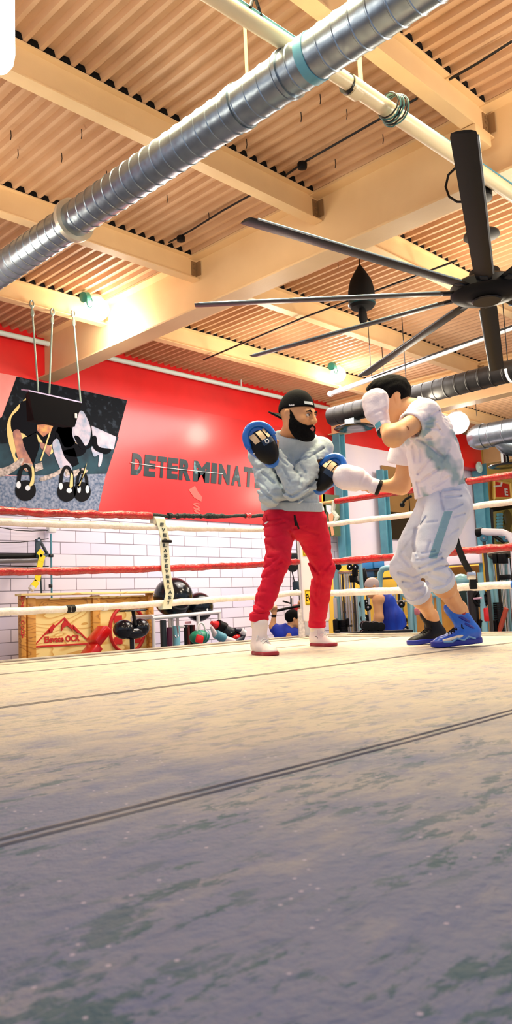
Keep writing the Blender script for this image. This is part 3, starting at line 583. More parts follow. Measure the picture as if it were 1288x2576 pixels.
for kc, ka in ((circ(207, 1075, 84, 84), arc(207, 1020, 72, 160, 32)), (circ(540, 1085, 76, 80), arc(540, 1030, 62, 160, 28)), (circ(665, 1085, 70, 80), arc(665, 1030, 52, 120, 24))): flat('print_kettlebell', M_pk, [kc, ka], .037)
flat('print_highlight', M_pgl, [circ(150, 1030, 18, 30), circ(225, 1055, 20, 22), circ(492, 1040, 16, 28), circ(560, 1075, 22, 20), circ(640, 1065, 14, 30), circ(708, 1065, 16, 32)], .0385)
flat('print_highlight', M_py, [[(255, 880), (275, 900), (275, 1010), (250, 1040), (238, 1030), (258, 960)], [(575, 930), (590, 950), (590, 1040), (570, 1060), (562, 1040)], [(400, 600), (410, 605), (335, 835), (322, 838)], [(690, 930), (703, 850), (640, 1060), (628, 1050)]], .0385)
# hung loudspeaker
tsp = thing('loudspeaker', 'black wedge loudspeaker hanging on three straps in front of the athletes print', 'speaker', on(145, 1070, 1, 9.95))
s0 = 9.95; qf = [on(72, 984, 1, s0), on(206, 1014, 1, s0), on(188, 1074, 1, s0), on(86, 1056, 1, s0)]
qb = [on(95, 982, 1, s0+.02)+np.array([0, .34, .02]), on(190, 1002, 1, s0+.02)+np.array([0, .34, .02]), on(185, 1066, 1, s0)+np.array([0, .3, 0]), on(95, 1050, 1, s0)+np.array([0, .3, 0])]
sb = MB(); sb.add([*qf, *qb], [(0, 3, 2, 1), (4, 5, 6, 7), (1, 2, 6, 5), (2, 3, 7, 6), (3, 0, 4, 7)]); sb.build('cabinet', mat('black_speaker_cloth', (4, 4, 8), .95), tsp, smooth=0)
M_lav = mat('lavender_top', (206, 196, 236), .4)
tpq = [qf[0], qf[1], qf[1]+np.array([-.02, .3, .07]), qf[0]+np.array([.05, .3, .09])]
sb = MB(); sb.prism(tpq, (0, 0, .02)); sb.build('top_panel', M_lav, tsp, smooth=0)
sb = MB(); sb.box(on(191, 1046, 1, s0-.012), (.04, .006, .07), bev=.002); sb.build('badge', M_wpaint, tsp)
M_stp = mat('grey_green_strap', (150, 176, 164), .6); M_hook = mat('hook_steel', (150, 160, 150), .35, .6)
for (xa, ya, xb, yb_) in ((80, 768, 96, 985), (132, 788, 124, 990), (184, 792, 203, 1012)):
    a, b_ = on(xa, ya, 1, s0), on(xb, yb_, 1, s0); MB().tube([a, a+(b_-a)*.12, a+(b_-a)*.5, b_], .013, 8).build('hanging_strap', M_stp, tsp)
    h = MB(); h.tube([a+np.array([.03*math.cos(q), 0, .05*math.sin(q)+.02]) for q in np.linspace(0, 2*math.pi, 12, endpoint=False)], .012, 6, closed=True); c = a+(b_-a)*.09; h.tube([c+np.array([.02*math.cos(q), 0, .05*math.sin(q)]) for q in np.linspace(0, 2*math.pi, 12, endpoint=False)], .01, 6, closed=True); h.build('hook', M_hook, tsp)

# ------------------------------------------------------------------ wall rack and conduit at left
Y6 = 11.72; g6 = lambda x, y, Y=Y6: on(x, y, 1, Y)
cdt = thing('wall_conduit', 'thin grey conduit with a junction box on the white block wall at left', 'conduit', g6(130, 1500))
a, b_ = g6(128, 1342), g6(132, 1590); MB().tube([a, (a[0], Y6, b_[2])], .016, 10).build('conduit_pipe', M_teal, cdt)
MB().box(g6(129, 1331), (.14, .1, .12), bev=.012).build('junction_box', M_wpaint, cdt)
MB().box(g6(128, 1398), (.07, .06, .05), bev=.008).build('pipe_clamp', M_dark, cdt)
MB().box(g6(127, 1474), (.04, .06, .06), bev=.006).build('pipe_clamp', M_dark, cdt)
cable([g6(-5, 1326), g6(40, 1334), g6(80, 1336), g6(125, 1334)], .008, 'sagging dark cable along the block wall into the junction box')
cable([g6(-5, 1365), g6(50, 1364), g6(90, 1360), g6(122, 1355)], .008, 'lower dark cable on the block wall above the pull-up bar')
tpb = thing('pull_up_bar', 'black wall-mounted pull-up bar with a triangular bracket at left', 'bar', g6(40, 1398, 11.3))
a, b_ = g6(-60, 1400, 11.35), g6(104, 1398, 11.35); MB().tube([a, b_], .045, 14).build('bar_tube', M_black, tpb)
MB().tube([g6(-60, 1412, 11.7), g6(100, 1408, 11.7)], .05, 10).build('bar_tube', mat('grey_bar', (150, 150, 160), .4, .4), tpb)
br = MB(); A = g6(98, 1356, 11.3); B = g6(98, 1402, 11.3); Cq = g6(120, 1396, 11.75)
br.prism([A+np.array([-.05, 0, 0]), A+np.array([.03, 0, 0]), B+np.array([.03, 0, 0]), B+np.array([-.05, 0, 0])], (0, .04, 0)); br.tube([A, Cq], .028, 6); br.tube([B, Cq], .03, 6); br.tube([g6(99, 1362, 11.32), g6(104, 1494, 11.75)], .012, 6)
br.build('bracket', M_teal if False else mat('dark_teal_bracket', (34, 62, 74), .45), tpb)
MB().lathe([(.02, 0), (.02, .012)], g6(97, 1359, 11.28), (0, -1, 0), 12).build('bolt', M_chrome, tpb)
tst = MB(); yp = [g6(97, 1386, 11.24), g6(108, 1396, 11.24), g6(103, 1412, 11.24), g6(99, 1432, 11.24), g6(94, 1462, 11.24), g6(80, 1480, 11.24)]
for i in range(5):
    p, q = yp[i], yp[i+1]; w2 = .05; d = nrm(q-p); n2 = np.array([d[2], 0, -d[0]])
    tst.add([p-n2*w2, p+n2*w2, q+n2*w2, q-n2*w2, *(z+np.array([0, .012, 0]) for z in (p-n2*w2, p+n2*w2, q+n2*w2, q-n2*w2))], [(0, 1, 2, 3), (7, 6, 5, 4), (0, 3, 7, 4), (1, 5, 6, 2), (0, 4, 5, 1), (3, 2, 6, 7)])
tys = thing('exercise_strap', 'bright yellow strap looped over the black pull-up bar', 'strap', g6(94, 1470, 11.24)); tst.build('webbing', mat('yellow_webbing', (244, 220, 20), .5), tys)
MB().tube([g6(102, 1384+a_, 11.29)+np.array([0, .06*math.cos(t_), 0]) for a_, t_ in ((0, 0), (14, 0))], .02, 8).build('strap_knot', mat('yellow_webbing', (244, 220, 20), .5), tys)
MB().tube([g6(83, 1477, 11.23), g6(77, 1483, 11.23)], .05, 10).build('strap_end', M_wpaint, tys)
cable([g6(0, 1423, 11.75), g6(60, 1425, 11.75), g6(122, 1425, 11.75)], .01, 'thin dark rod on the block wall just above the red rope at left')

# ------------------------------------------------------------------ plywood obstacle wall
def ply_material(name, c0, c1, sc):
    m = bpy.data.materials.new(name); m.use_nodes = True; nt = m.node_tree; N = nt.nodes; L = nt.links; b = N['Principled BSDF']
    tc = N.new('ShaderNodeTexCoord'); mp = N.new('ShaderNodeMapping'); mp.inputs['Scale'].default_value = (.5, 1, 1.6); L.new(tc.outputs['Object'], mp.inputs[0])
    n = N.new('ShaderNodeTexNoise'); n.inputs['Scale'].default_value = sc; n.inputs['Detail'].default_value = 1.5; n.inputs['Distortion'].default_value = .6; L.new(mp.outputs[0], n.inputs[0])
    mu = N.new('ShaderNodeMath'); mu.operation = 'MULTIPLY'; mu.inputs[1].default_value = 9; L.new(n.outputs[0], mu.inputs[0])
    fr = N.new('ShaderNodeMath'); fr.operation = 'FRACT'; L.new(mu.outputs[0], fr.inputs[0])
    r = N.new('ShaderNodeValToRGB'); e = r.color_ramp.elements; e[0].color = (*lin(c1), 1); e[1].color = (*lin(c0), 1); e[0].position = .0; e[1].position = .35
    x = e.new(.96); x.color = (*lin(c0), 1); x = e.new(1.); x.color = (*lin(c1), 1)
    L.new(fr.outputs[0], r.inputs[0]); L.new(r.outputs[0], b.inputs['Base Color']); b.inputs['Roughness'].default_value = .5; return m
M_ply = ply_material('plywood_sheet', (255, 228, 150), (222, 166, 76), 1.7); M_stud = ply_material('pine_stud', (214, 152, 62), (164, 100, 32), 3.)
M_rp = mat('red_stencil_paint', (206, 36, 36), .5)
Y7 = 11.2; g7 = lambda x, y, Y=Y7: on(x, y, 1, Y)
tpw = thing('plywood_wall', 'tall plywood obstacle wall painted with a red mountain sign, against the block wall', 'wall panel', (7.5, Y7+.1, FLOOR))
xl, xr = g7(52, 1500)[0], g7(386, 1500)[0]; zt = g7(52, 1498)[2]; zm = g7(200, 1524)[2]
MB().box(((xl+xr)/2, Y7+.09, (zt-.05+FLOOR)/2), (xr-xl-.1, .03, zt-.05-FLOOR)).build('plywood_sheet', M_ply, tpw, smooth=0)
def stud(xa, xb, za, zb, y=Y7+.04): MB().box(((xa+xb)/2, y, (za+zb)/2), (xb-xa, .09, zb-za), bev=.008).build('stud', M_stud, tpw)
stud(xl, xl+.09, FLOOR, zt); stud(xl+.12, xl+.26, FLOOR, zt-.04, Y7+.05); stud(xr-.12, xr, FLOOR, zt)
xm = g7(243, 1520)[0]; stud(xm-.07, xm+.07, FLOOR, zt-.02, Y7+.045)
MB().box(((xl+xr)/2, Y7+.03, zt+.01), (xr-xl+.06, .2, .035), bev=.006).build('top_rail', M_ply, tpw)
MB().box(((xl+xr)/2, Y7+.05, zt-.14), (xr-xl-.1, .05, .17)).build('cross_rail', M_stud, tpw, smooth=0)
MB().tube([(xl+.5, Y7+.0, zt-.06), (xr-.2, Y7+.0, zt-.05)], .014, 8).build('wooden_dowel', M_ply, tpw)
sg = MB(); yq = Y7+.072
def gp(x, y): return on(x*.3106*1.0, 1260+y*.3106, 1, yq)
def line(pts, w):
    for i in range(len(pts)-1):
        a, b_ = gp(*pts[i]), gp(*pts[i+1]); d = nrm(b_-a); n2 = np.array([d[2], 0, -d[0]])*w; sg.prism([a-n2-d*w, b_-n2+d*w, b_+n2+d*w, a+n2-d*w], (0, -.004-.0007*len(sg.f)/6, 0))
line([(275, 1175), (430, 1005), (445, 1015)], .011); line([(360, 1085), (430, 1015), (420, 1060), (370, 1075)], .01); line([(430, 1030), (520, 950), (600, 1040)], .012); line([(590, 1010), (730, 1150)], .012); line([(280, 1182), (735, 1155)], .013)
dz_ = np.array([0, -.02, 0]); sg.prism([gp(520, 965)+dz_*0, gp(590, 1050), gp(540, 1010)], (0, -.020, 0)); sg.prism([gp(520, 965), gp(540, 1010), gp(510, 1025), gp(495, 1055), gp(498, 1000)], (0, -.021, 0)); sg.prism([gp(395, 1040), gp(435, 1005), gp(430, 1045), gp(400, 1065)], (0, -.022, 0)); sg.prism([gp(595, 1015), gp(650, 1070), gp(625, 1070), gp(598, 1040)], (0, -.023, 0))
a, b_, c = gp(360, 1150), gp(645, 1135), gp(360, 1103)
sg.text('Elevate OCR', a+np.array([0, -.002, 0]), nrm(b_-a), (0, 0, 1), c[2]-a[2]+.01, b_[0]-a[0], .005, bold=.03)
sg.build('painted_sign', M_rp, tpw, smooth=0)
vt = MB()
for i, ch in enumerate('ROPED'): pass
vs_ = MB()
for ch, y in zip('EVROOHT', (1505, 1516, 1527, 1566, 1578, 1590, 1600)):
    c = on(57, y, 1, Y7-.008); vs_.text(ch, c+np.array([-.03, 0, -.03]), (1, 0, 0), (0, 0, 1), .06, .06, .004, bold=.02)
vs_.build('stencil_lettering', M_rp, tpw, smooth=0)
rr = MB(); cx = on(320, 1583, 1, yq); rr.tube([cx+np.array([.36*math.cos(a), -.01, .40*math.sin(a)]) for a in np.linspace(0, 2*math.pi, 40, endpoint=False)], .03, 6, closed=True)
for a in (40, 140, 220, 320): rr.box(cx+np.array([.25*math.cos(math.radians(a)), -.01, .28*math.sin(math.radians(a))]), (.16, .01, .12))
rr.build('painted_emblem', M_rp, tpw, smooth=0)
# red bench
Y8 = 10.6; g8 = lambda x, y, Y=Y8: on(x, y, 1, Y)
M_redpad = mat('red_vinyl_pad', (226, 24, 26), .28, coat=.4)
tb_ = thing('weight_bench', 'red padded incline weight bench in front of the plywood wall', 'bench', g8(235, 1700))
for (x0_, y0_, x1_, y1_, w_) in ((236, 1615, 262, 1584, 22), (216, 1658, 238, 1628, 24)):
    a, b_ = g8(x0_, y0_), g8(x1_, y1_); d = nrm(b_-a); s = np.array([0, 1, 0]); n2 = np.cross(d, s); l = np.linalg.norm(b_-a); MB().box((a+b_)/2, (l+.06, .28, .15), np.column_stack([d, s, n2]), bev=.03).build('bench_pad', M_redpad, tb_)
fr = MB(); fr.tube([g8(214, 1668)+np.array([.06, .1, -.06]), g8(268, 1580)+np.array([.08, .1, -.02])], .025, 10); a = g8(235, 1640)+np.array([.05, .1, 0]); fr.tube([a, (a[0]+.2, a[1], FLOOR)], .03, 10); fr.tube([a, (a[0]-.3, a[1], FLOOR)], .03, 10); fr.build('bench_frame', M_dark, tb_)
# black saddle stool
tsd = thing('exercise_bike', 'black wide two-lobed saddle on a post in front of the plywood wall', 'exercise bike', g8(330, 1700, 10.2))
c = on(331, 1582, 1, 10.2); k2 = .0058
sdl = MB(); sdl.ball(c+np.array([-26*k2, 0, 0]), (28*k2, .17, 26*k2), 20); sdl.ball(c+np.array([26*k2, 0, 2*k2]), (26*k2, .17, 26*k2), 20); sdl.ball(c+np.array([0, 0, -10*k2]), (50*k2, .16, 18*k2), 18); sdl.build('saddle', mat('glossy_black_vinyl', (14, 18, 26), .2, coat=.5), tsd)
MB().tube([c+np.array([0, 0, -.05]), (c[0], c[1], FLOOR)], .035, 12).build('saddle_post', M_dark, tsd)
MB().tube([c+np.array([0, -.1, .05]), c+np.array([0, -.05, .27])], .03, 10).build('saddle_stem', M_black, tsd)
ms_ = MB(); ct = c+np.array([0, -.05, .28])
for i in range(7):
    ms_.tube([ct+np.array([-.2+.0*i, .1-.03*i, .0]), ct+np.array([.22, .1-.03*i, .015])], .006, 5); ms_.tube([ct+np.array([-.2+.07*i, .1, 0]), ct+np.array([-.2+.07*i, -.1, 0.01])], .006, 5)
ms_.tube([ct+np.array([.23*math.cos(a), .12*math.sin(a), 0]) for a in np.linspace(0, 2*math.pi, 24, endpoint=False)], .014, 6, closed=True); ms_.build('mesh_tray', M_dark, tsd)
MB().tube([(c[0]-.4, c[1], FLOOR+.05), (c[0]+.4, c[1], FLOOR+.05)], .04, 10).build('foot_bar', M_dark, tsd)
# white pipe rack with balls
Y9 = 10.3; g9 = lambda x, y, Y=Y9: on(x, y, 1, Y)
trk = thing('pipe_rack', 'white pipe storage rack holding the black exercise balls', 'rack', (9.0, Y9+.3, FLOOR))
zt_ = g9(470, 1546)[2]; xa, xb, xc_ = g9(385, 1550)[0], g9(498, 1550)[0], g9(552, 1550)[0]
for y in (Y9, Y9+.55):
    for x in (xa, xb, xc_): MB().tube([(x, y, FLOOR), (x, y, zt_)], .03, 10).build('upright', M_wpaint, trk)
    MB().tube([(xa-.02, y, zt_-.03), (xb, y, zt_), (xc_+.02, y, zt_+.02)], .034, 12).build('top_tube', M_wpaint, trk)
for x in (xa, xc_): MB().tube([(x, Y9, zt_), (x, Y9+.55, zt_)], .03, 10).build('side_tube', M_wpaint, trk)
MB().tube([(g9(455, 1578)[0], Y9+.3, g9(455, 1578)[2]), (xb, Y9+.3, g9(495, 1576)[2])], .022, 8).build('shelf_tube', M_wpaint, trk)
for x in (g9(462, 1560)[0], g9(455, 1560)[0]): MB().tube([(x, Y9+.3, FLOOR), (x, Y9+.3, g9(460, 1552)[2])], .024, 8).build('upright', M_wpaint, trk)
M_ball = mat('black_rubber_ball', (14, 22, 28), .16, coat=.4)
for x, y, r, lb in ((436, 1502, 50, 'large glossy black exercise ball on the white pipe rack'), (500, 1527, 37, 'smaller glossy black exercise ball right of the large one on the pipe rack')):
    p = on(x, y, 1, Y9+.28); kk = ((p-CAM)@FW)/FPX
    b_o = MB(); b_o.ball(p, r*kk, 32); o_ = tag(b_o.build('exercise_ball', M_ball), lb, 'ball', 'exercise balls on the pipe rack')
    MB().lathe([(.02, 0), (.02, .006)], p+np.array([.02*0-.1*r*kk, -r*kk*.97, -.2*r*kk]), (0, -1, 0), 10).build('valve', M_wpaint, o_)
def roller(x, y0_, y1_, w, rgb, label, nm='foam_roller', Y=Y9+.15):
    a, b_ = on(x, y0_, 1, Y), on(x, y1_, 1, Y); r = w*.5*((a-CAM)@FW)/FPX
    return tag(MB().lathe([(r*.4, 0), (r*.9, .005), (r, .02), (r, a[2]-FLOOR-.02), (r*.9, a[2]-FLOOR), (r*.4, a[2]-FLOOR)], (a[0], a[1], FLOOR), n=20).build(nm, mat('roller_%d_%d_%d' % rgb, rgb, .5)), label, 'foam roller', 'rollers standing in the pipe rack')
roller(410, 1560, 1640, 16, (24, 40, 48), 'dark teal roller leaning at the left post of the pipe rack', Y=Y9+.2)
roller(426, 1578, 1640, 14, (86, 14, 56), 'maroon roller standing in the pipe rack')
roller(443, 1574, 1640, 18, (120, 190, 210), 'light blue roller standing in the pipe rack')
MB().box(g9(436, 1566, Y9+.16), (.32, .2, .06), bev=.01)
hk = MB(); hk.tube([g9(446, 1574, Y9), g9(449, 1600, Y9), g9(443, 1604, Y9), g9(438, 1598, Y9)], .014, 8)
tag(hk.build('steel_hook', M_chrome), 'pale steel hook hanging inside the white pipe rack', 'hook')
for i, x in enumerate((466, 473, 480, 487)):
    a = g9(x, 1572, Y9+.3); tag(MB().tube([a, (a[0]+.01*i, a[1], FLOOR+.3)], .028, 8).build('jump_rope_handle', mat('dark_handles_%d' % (i % 2), ((20, 20, 24), (110, 40, 40))[i % 2], .5)), 'dark bundled handle hanging from the inner shelf tube of the pipe rack', 'handle', 'handles hanging in the pipe rack')
lbq = MB(); lbq.box(g9(473, 1566, Y9+.28), (.14, .01, .04), bev=.003); tag(lbq.build('shelf_tag', mat('pink_tag', (232, 170, 180), .5)), 'small pink oval tag on the inner shelf of the pipe rack', 'tag')
p = g9(502, 1603, 9.8); kk = .0053
gh = thing('green_bag', 'round green carry bag on the floor beneath the smaller black ball', 'bag', p+np.array([0, 0, -.2]))
MB().ball(p, (32*kk, .16, 22*kk), 22).build('bag_body', mat('green_nylon', (20, 150, 110), .4, rgb2=(12, 110, 84), scale=9), gh)
hb_ = MB(); hb_.tube([p+np.array([.09*math.cos(a)+.02, -.02, .15*math.sin(a)+.08]) for a in np.linspace(0, math.pi, 10)], .014, 6); hb_.build('bag_handle', M_wpaint, gh)
for a_ in (-.5, .1, .5): MB().tube([p+np.array([.17*math.sin(a_+t*.25), -.165*math.cos(a_*.9)*math.cos(t), .118*math.sin(t)]) for t in np.linspace(-.8, 1.2, 10)], .006, 5).build('bag_seam', M_teal, gh)
tag(MB().box(g9(502, 1608, 9.6), (.14, .05, .13), np.array([[.95, 0, .3], [0, 1, 0], [-.3, 0, .95]]), bev=.02).build('red_glove', M_redpad), 'small crumpled red pad in front of the green bag', 'pad')
def bag(pts, rs, m, label, nm, strapm=None):
    t = thing(nm, label, 'bag', pts[-1]); MB().tube(pts, rs, 18).build('bag_body', m, t)
    if strapm is not None: mid = len(pts)//2; MB().tube([pts[mid-1]+np.array([0, -.02, .0]), pts[mid]+np.array([0, -.03, .02])], rs[mid]*1.03, 18).build('bag_band', strapm, t)
bag([g9(532, 1566, 10.0), g9(545, 1572, 10.0), g9(562, 1583, 10.0), g9(570, 1590, 10.0)], [.03, .07, .09, .08], M_redpad, 'red cone-shaped bag end leaning right of the pipe rack', 'red_bag', M_black)
bag([g9(566, 1580, 9.9), g9(578, 1590, 9.9), g9(586, 1606, 9.9), g9(590, 1618, 9.9)], [.05, .1, .11, .07], mat('dark_speckled_bag', (24, 30, 36), .4, rgb2=(130, 150, 140), scale=14, sharp=(.6, .66)), 'black bag with pale speckles lying right of the pipe rack', 'black_bag', M_black)
bag([g9(530, 1575, 9.7), g9(540, 1595, 9.7), g9(560, 1608, 9.7), g9(588, 1614, 9.7)], [.02, .05, .07, .05], mat('pale_bag', (220, 206, 206), .5), 'pale curved bag at the foot of the red and black bags', 'pale_bag', M_teal)
tag(MB().ball(g9(594, 1603, 9.8), (.09, .08, .06), 14).build('boxing_ball', M_redpad), 'small red rubber ball beside the speckled black bag', 'ball')
bag([g9(592, 1584, 9.75), g9(604, 1586, 9.75), g9(612, 1596, 9.75), g9(606, 1608, 9.75), g9(590, 1616, 9.75)], [.02, .04, .05, .06, .04], mat('navy_bag', (22, 30, 48), .4), 'white and navy curled strap bag nearest the white boot of the bearded man', 'curled_bag', M_wpaint)

# ------------------------------------------------------------------ far bay: wall opening, posters
tdr = thing('wall_screen', 'brown wall opening between the teal column and the man in the white tee', 'screen', on(1000, 1355, 1, YW-.04))
x0_, x1_ = 16.62, 18.7; zb, zt2 = on(1000, 1357, 1, YW)[2], on(1000, 1178, 1, YW)[2]
MB().box(((x0_+x1_)/2, YW-.03, (zb+zt2)/2), (x1_-x0_, .04, zt2-zb)).build('screen_panel', mat('brown_panel', (150, 112, 66), .3, rgb2=(120, 90, 54), scale=.7), tdr, smooth=0)
MB().box(((x0_+x1_)/2, YW-.035, zb+.35), (x1_-x0_, .04, .7)).build('lower_panel', mat('dark_brown_panel', (34, 28, 24), .25), tdr, smooth=0)
MB().box((17.75, YW-.055, (zb+zt2)/2), (.02, .02, zt2-zb)).build('panel_joint', M_black, tdr, smooth=0)
tpn = thing('wall_sign', 'small dark square sign with a pale R under the brown wall opening', 'sign', on(972, 1363, 1, YW-.06))
MB().box(on(972, 1363, 1, YW-.04), (.2, .03, .2), bev=.02).build('sign_plate', M_black, tpn); MB().text('R', on(969, 1366, 1, YW-.06), (1, 0, 0), (0, 0, 1), .1, .09, .006, bold=.03).build('sign_letter', M_wpaint, tpn, smooth=0)
# poster left of the column gap
tpp = thing('framed_poster', 'green poster of a bare-legged athlete beside the corner post', 'poster', on(838, 1350, 1, 11.5))
pg = lambda x, y, d=0.: on(x, y, 1, 11.5-d)
q = [pg(812, 1243), pg(853, 1246), pg(857, 1349), pg(815, 1349)]
MB().prism(q, (0, .03, 0)).build('poster_sheet', mat('olive_green_print', (74, 92, 48), .5, rgb2=(52, 74, 50), scale=2), tpp, smooth=0)
MB().prism([pg(822, 1272, .01), pg(832, 1274, .01), pg(840, 1290, .01), pg(836, 1318, .01), pg(841, 1345, .01), pg(834, 1349, .01), pg(828, 1312, .01)], (0, -.004, 0)).build('printed_leg', mat('print_skin2', (214, 150, 110), .5), tpp, smooth=0)
MB().prism([pg(820, 1270, .012), pg(832, 1272, .012), pg(838, 1288, .012), pg(828, 1294, .012), pg(821, 1284, .012)], (0, -.006, 0)).build('printed_shorts', mat('print_shorts', (206, 214, 226), .5), tpp, smooth=0)
MB().prism([pg(810, 1243), pg(817, 1243), pg(820, 1300), pg(813, 1300)], (0, .02, 0)).build('yellow_edge', M_label, tpp, smooth=0)
# right edge pictures
R1 = lambda x, y, d=0.: on(x, y, 1, 11.6-d)
tsg = thing('red_notice', 'red notice in a yellow frame at the right edge above the white rope', 'notice', R1(1262, 1250))
MB().prism([R1(1243, 1208), R1(1280, 1216), R1(1284, 1252), R1(1244, 1252)], (0, .04, 0)).build('notice_board', mat('red_notice_board', (206, 24, 30), .4), tsg, smooth=0)
nf = MB(); nf.tube([R1(1242, 1207), R1(1282, 1215), R1(1286, 1254), R1(1243, 1254)], .05, 4, closed=True); nf.build('notice_frame', M_yellow, tsg, smooth=0)
nw = MB(); nw.text('E', R1(1270, 1246, .02), (1, 0, 0), (0, 0, 1), .22, .2, .01, bold=.03); nw.tube([R1(1243, 1224, .02), R1(1260, 1222, .02), R1(1262, 1214, .02)], .03, 6); nw.build('notice_marks', M_wpaint, tsg, smooth=0)
tmr = thing('wall_mirror', 'black framed mirror showing olive shapes, below the red notice at right', 'mirror', R1(1270, 1380))
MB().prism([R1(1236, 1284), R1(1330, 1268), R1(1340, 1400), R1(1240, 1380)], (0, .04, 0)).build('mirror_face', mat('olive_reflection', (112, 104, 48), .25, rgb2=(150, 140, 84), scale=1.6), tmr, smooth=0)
MB().tube([R1(1235, 1283), R1(1330, 1267), R1(1341, 1402), R1(1239, 1382)], .07, 4, closed=True).build('mirror_frame', M_black, tmr, smooth=0)
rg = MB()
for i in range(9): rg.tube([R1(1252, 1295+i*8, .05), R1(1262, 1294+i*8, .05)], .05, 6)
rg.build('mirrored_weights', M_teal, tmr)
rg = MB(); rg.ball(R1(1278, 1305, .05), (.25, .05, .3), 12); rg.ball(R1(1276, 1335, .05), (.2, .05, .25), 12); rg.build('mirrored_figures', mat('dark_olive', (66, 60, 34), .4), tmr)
ex = thing('wall_box', 'red steel cabinet on the far wall behind the white tee', 'cabinet', on(1185, 1175, 1, YW-.3))
MB().box(((on(1150, 1140, 1, YW-.4)[0]+21.2)/2, YW-.2, 4.5), (21.2-on(1150, 1140, 1, YW-.4)[0], .36, .95), bev=.03).build('cabinet_body', mat('bright_red_steel', (232, 20, 24), .35), ex)
rv = MB(); rv.lathe([(.03, 0), (.16, 0), (.17, .03), (.06, .05), (.05, .08)], on(1204, 1176, 1, YW-.45), (0, -1, 0), 24); rv.build('round_gauge', mat('pale_gauge', (200, 236, 230), .3), ex)
tag(MB().box(on(1270, 1152, 0, 20.), (.1, .2, .3), bev=.02).build('wall_light', mat('pale_fitting', (220, 236, 240), .3)), 'small pale wall fitting under the bent silver duct', 'fitting')
# ------------------------------------------------------------------ gym machines beyond the ring
XM = 9.3
T = lambda x, y, X=XM: on(x, y, 0, X)
M_frame = mat('pale_teal_frame', (150, 204, 214), .35, .2); M_rod = mat('bright_rod', (214, 210, 200), .22, .9); M_dkrod = mat('dark_rod', (70, 66, 62), .35, .6); M_blue = mat('steel_blue_bin', (44, 120, 176), .4); M_iron = mat('black_iron_plate', (7, 8, 10), .4)
def down(p): return (p[0], p[1], FLOOR)
def post(t, x, y, r, m, X=XM, nm='upright', n=10, y2=None):
    p = T(x, y, X); b_ = down(p) if y2 is None else (p[0], p[1], T(x, y2, X)[2]); MB().tube([b_, p], r, n).build(nm, m, t)
def cross(t, x0_, y0_, x1_, y1_, r, m, X=XM, nm='crossbar'): MB().tube([T(x0_, y0_, X), T(x1_, y1_, X)], r, 8).build(nm, m, t)
def wheel(t, x, y, rpx, m, X=XM, wd=.05, nm='pulley', rim=None):
    p = T(x, y, X); r = rpx*((p-CAM)@FW)/FPX; MB().lathe([(r*.15, -wd/2), (r*.8, -wd/2), (r, -wd*.3), (r, wd*.3), (r*.8, wd/2), (r*.15, wd/2)], p, nrm(CAM-p)*np.array([1, 1, 0]), 24).build(nm, m, t)
    if rim is not None: MB().lathe([(r*.2, .0), (r*.3, .02), (.004, .03)], p-ray(x, y)*.03, nrm(CAM-p)*np.array([1, 1, 0]), 12).build(nm+'_hub', rim, t)
def plates(t, x, y0_, y1_, w, n, m, X=XM, nm='weight_plate'):
    a, b_ = T(x, y0_, X), T(x, y1_, X); kk = ((a-CAM)@FW)/FPX; h = (a[2]-b_[2])/n
    mb = MB()
    for i in range(n): mb.box((a[0], a[1], b_[2]+h*(i+.5)), (.14, w*kk, h*.86))
    mb.build('weight_stack', m, t, smooth=0)
# machine 1: dual pulley tower right of the bearded man's leg
t = thing('cable_machine', 'pale teal double-pulley cable machine just right of the red trousered leg', 'gym machine', down(T(868, 1500)))
post(t, 844, 1412, .05, M_frame); post(t, 906, 1412, .028, M_frame, n=8); cross(t, 838, 1442, 892, 1440, .022, M_rod); cross(t, 838, 1415, 905, 1415, .03, M_wpaint)
for x in (854, 861, 868, 874, 881, 888): post(t, x, 1442, .014 if x % 2 else .017, M_rod if x % 3 else M_dkrod, nm='guide_rod')
wheel(t, 880, 1427, 8, M_iron, rim=M_chrome); wheel(t, 894, 1427, 8, M_iron, rim=M_chrome); wheel(t, 850, 1426, 9, M_iron, nm='pulley'); MB().box(T(893, 1441), (.08, .06, .1), bev=.01).build('bracket', M_black, t); MB().box(T(889, 1456), (.1, .08, .1), bev=.01).build('bracket', M_black, t)
plates(t, 864, 1560, 1600, 30, 10, M_iron); MB().box(T(844, 1530, XM-.08), (.02, .06, .3), bev=.005).build('instruction_card', M_wpaint, t)
MB().box(T(845, 1575, XM-.1), (.05, .09, .2), bev=.02).build('rope_handle', M_black, t); wheel(t, 876, 1564, 9, M_iron); MB().tube([T(852, 1576), T(884, 1574)], .02, 8).build('crossbar', M_dkrod, t)
# machine 2: plate and tubes
t = thing('plate_machine', 'gym machine with a big spoked plate and blue bins behind the lowest right rope', 'gym machine', down(T(935, 1500, 10.2)))
X2 = 10.2
wheel(t, 908, 1452, 13, mat('spoked_plate', (206, 200, 190), .4, rgb2=(90, 84, 80), scale=18), X2, .06, 'spoked_plate', M_iron); 
pbx = MB(); p = T(917, 1452, X2); pbx.ball(p, (.05, .04, .16), 10); pbx.build('arm_cover', M_iron, t)
MB().tube([T(897, 1462, X2), T(925, 1480, X2), T(955, 1460, X2)], .03, 8).build('black_arm', M_black, t)
for x in (895, 912, 926): post(t, x, 1482, .016, M_rod, X2, 'guide_rod'); 
post(t, 904, 1480, .04, M_frame, X2)
MB().tube([T(955, 1478, X2), T(956, 1444, X2), T(962, 1432, X2), T(975, 1428, X2), T(1000, 1428, X2)], .045, 12).build('bent_tube', M_frame, t)
for i, (x, y) in enumerate(((922, 1514), (926, 1528), (918, 1556), (922, 1592), (932, 1585), (914, 1520))): wheel(t, x, y, 7+i % 3*2, M_iron, X2, .06, 'weight_plate', M_chrome)
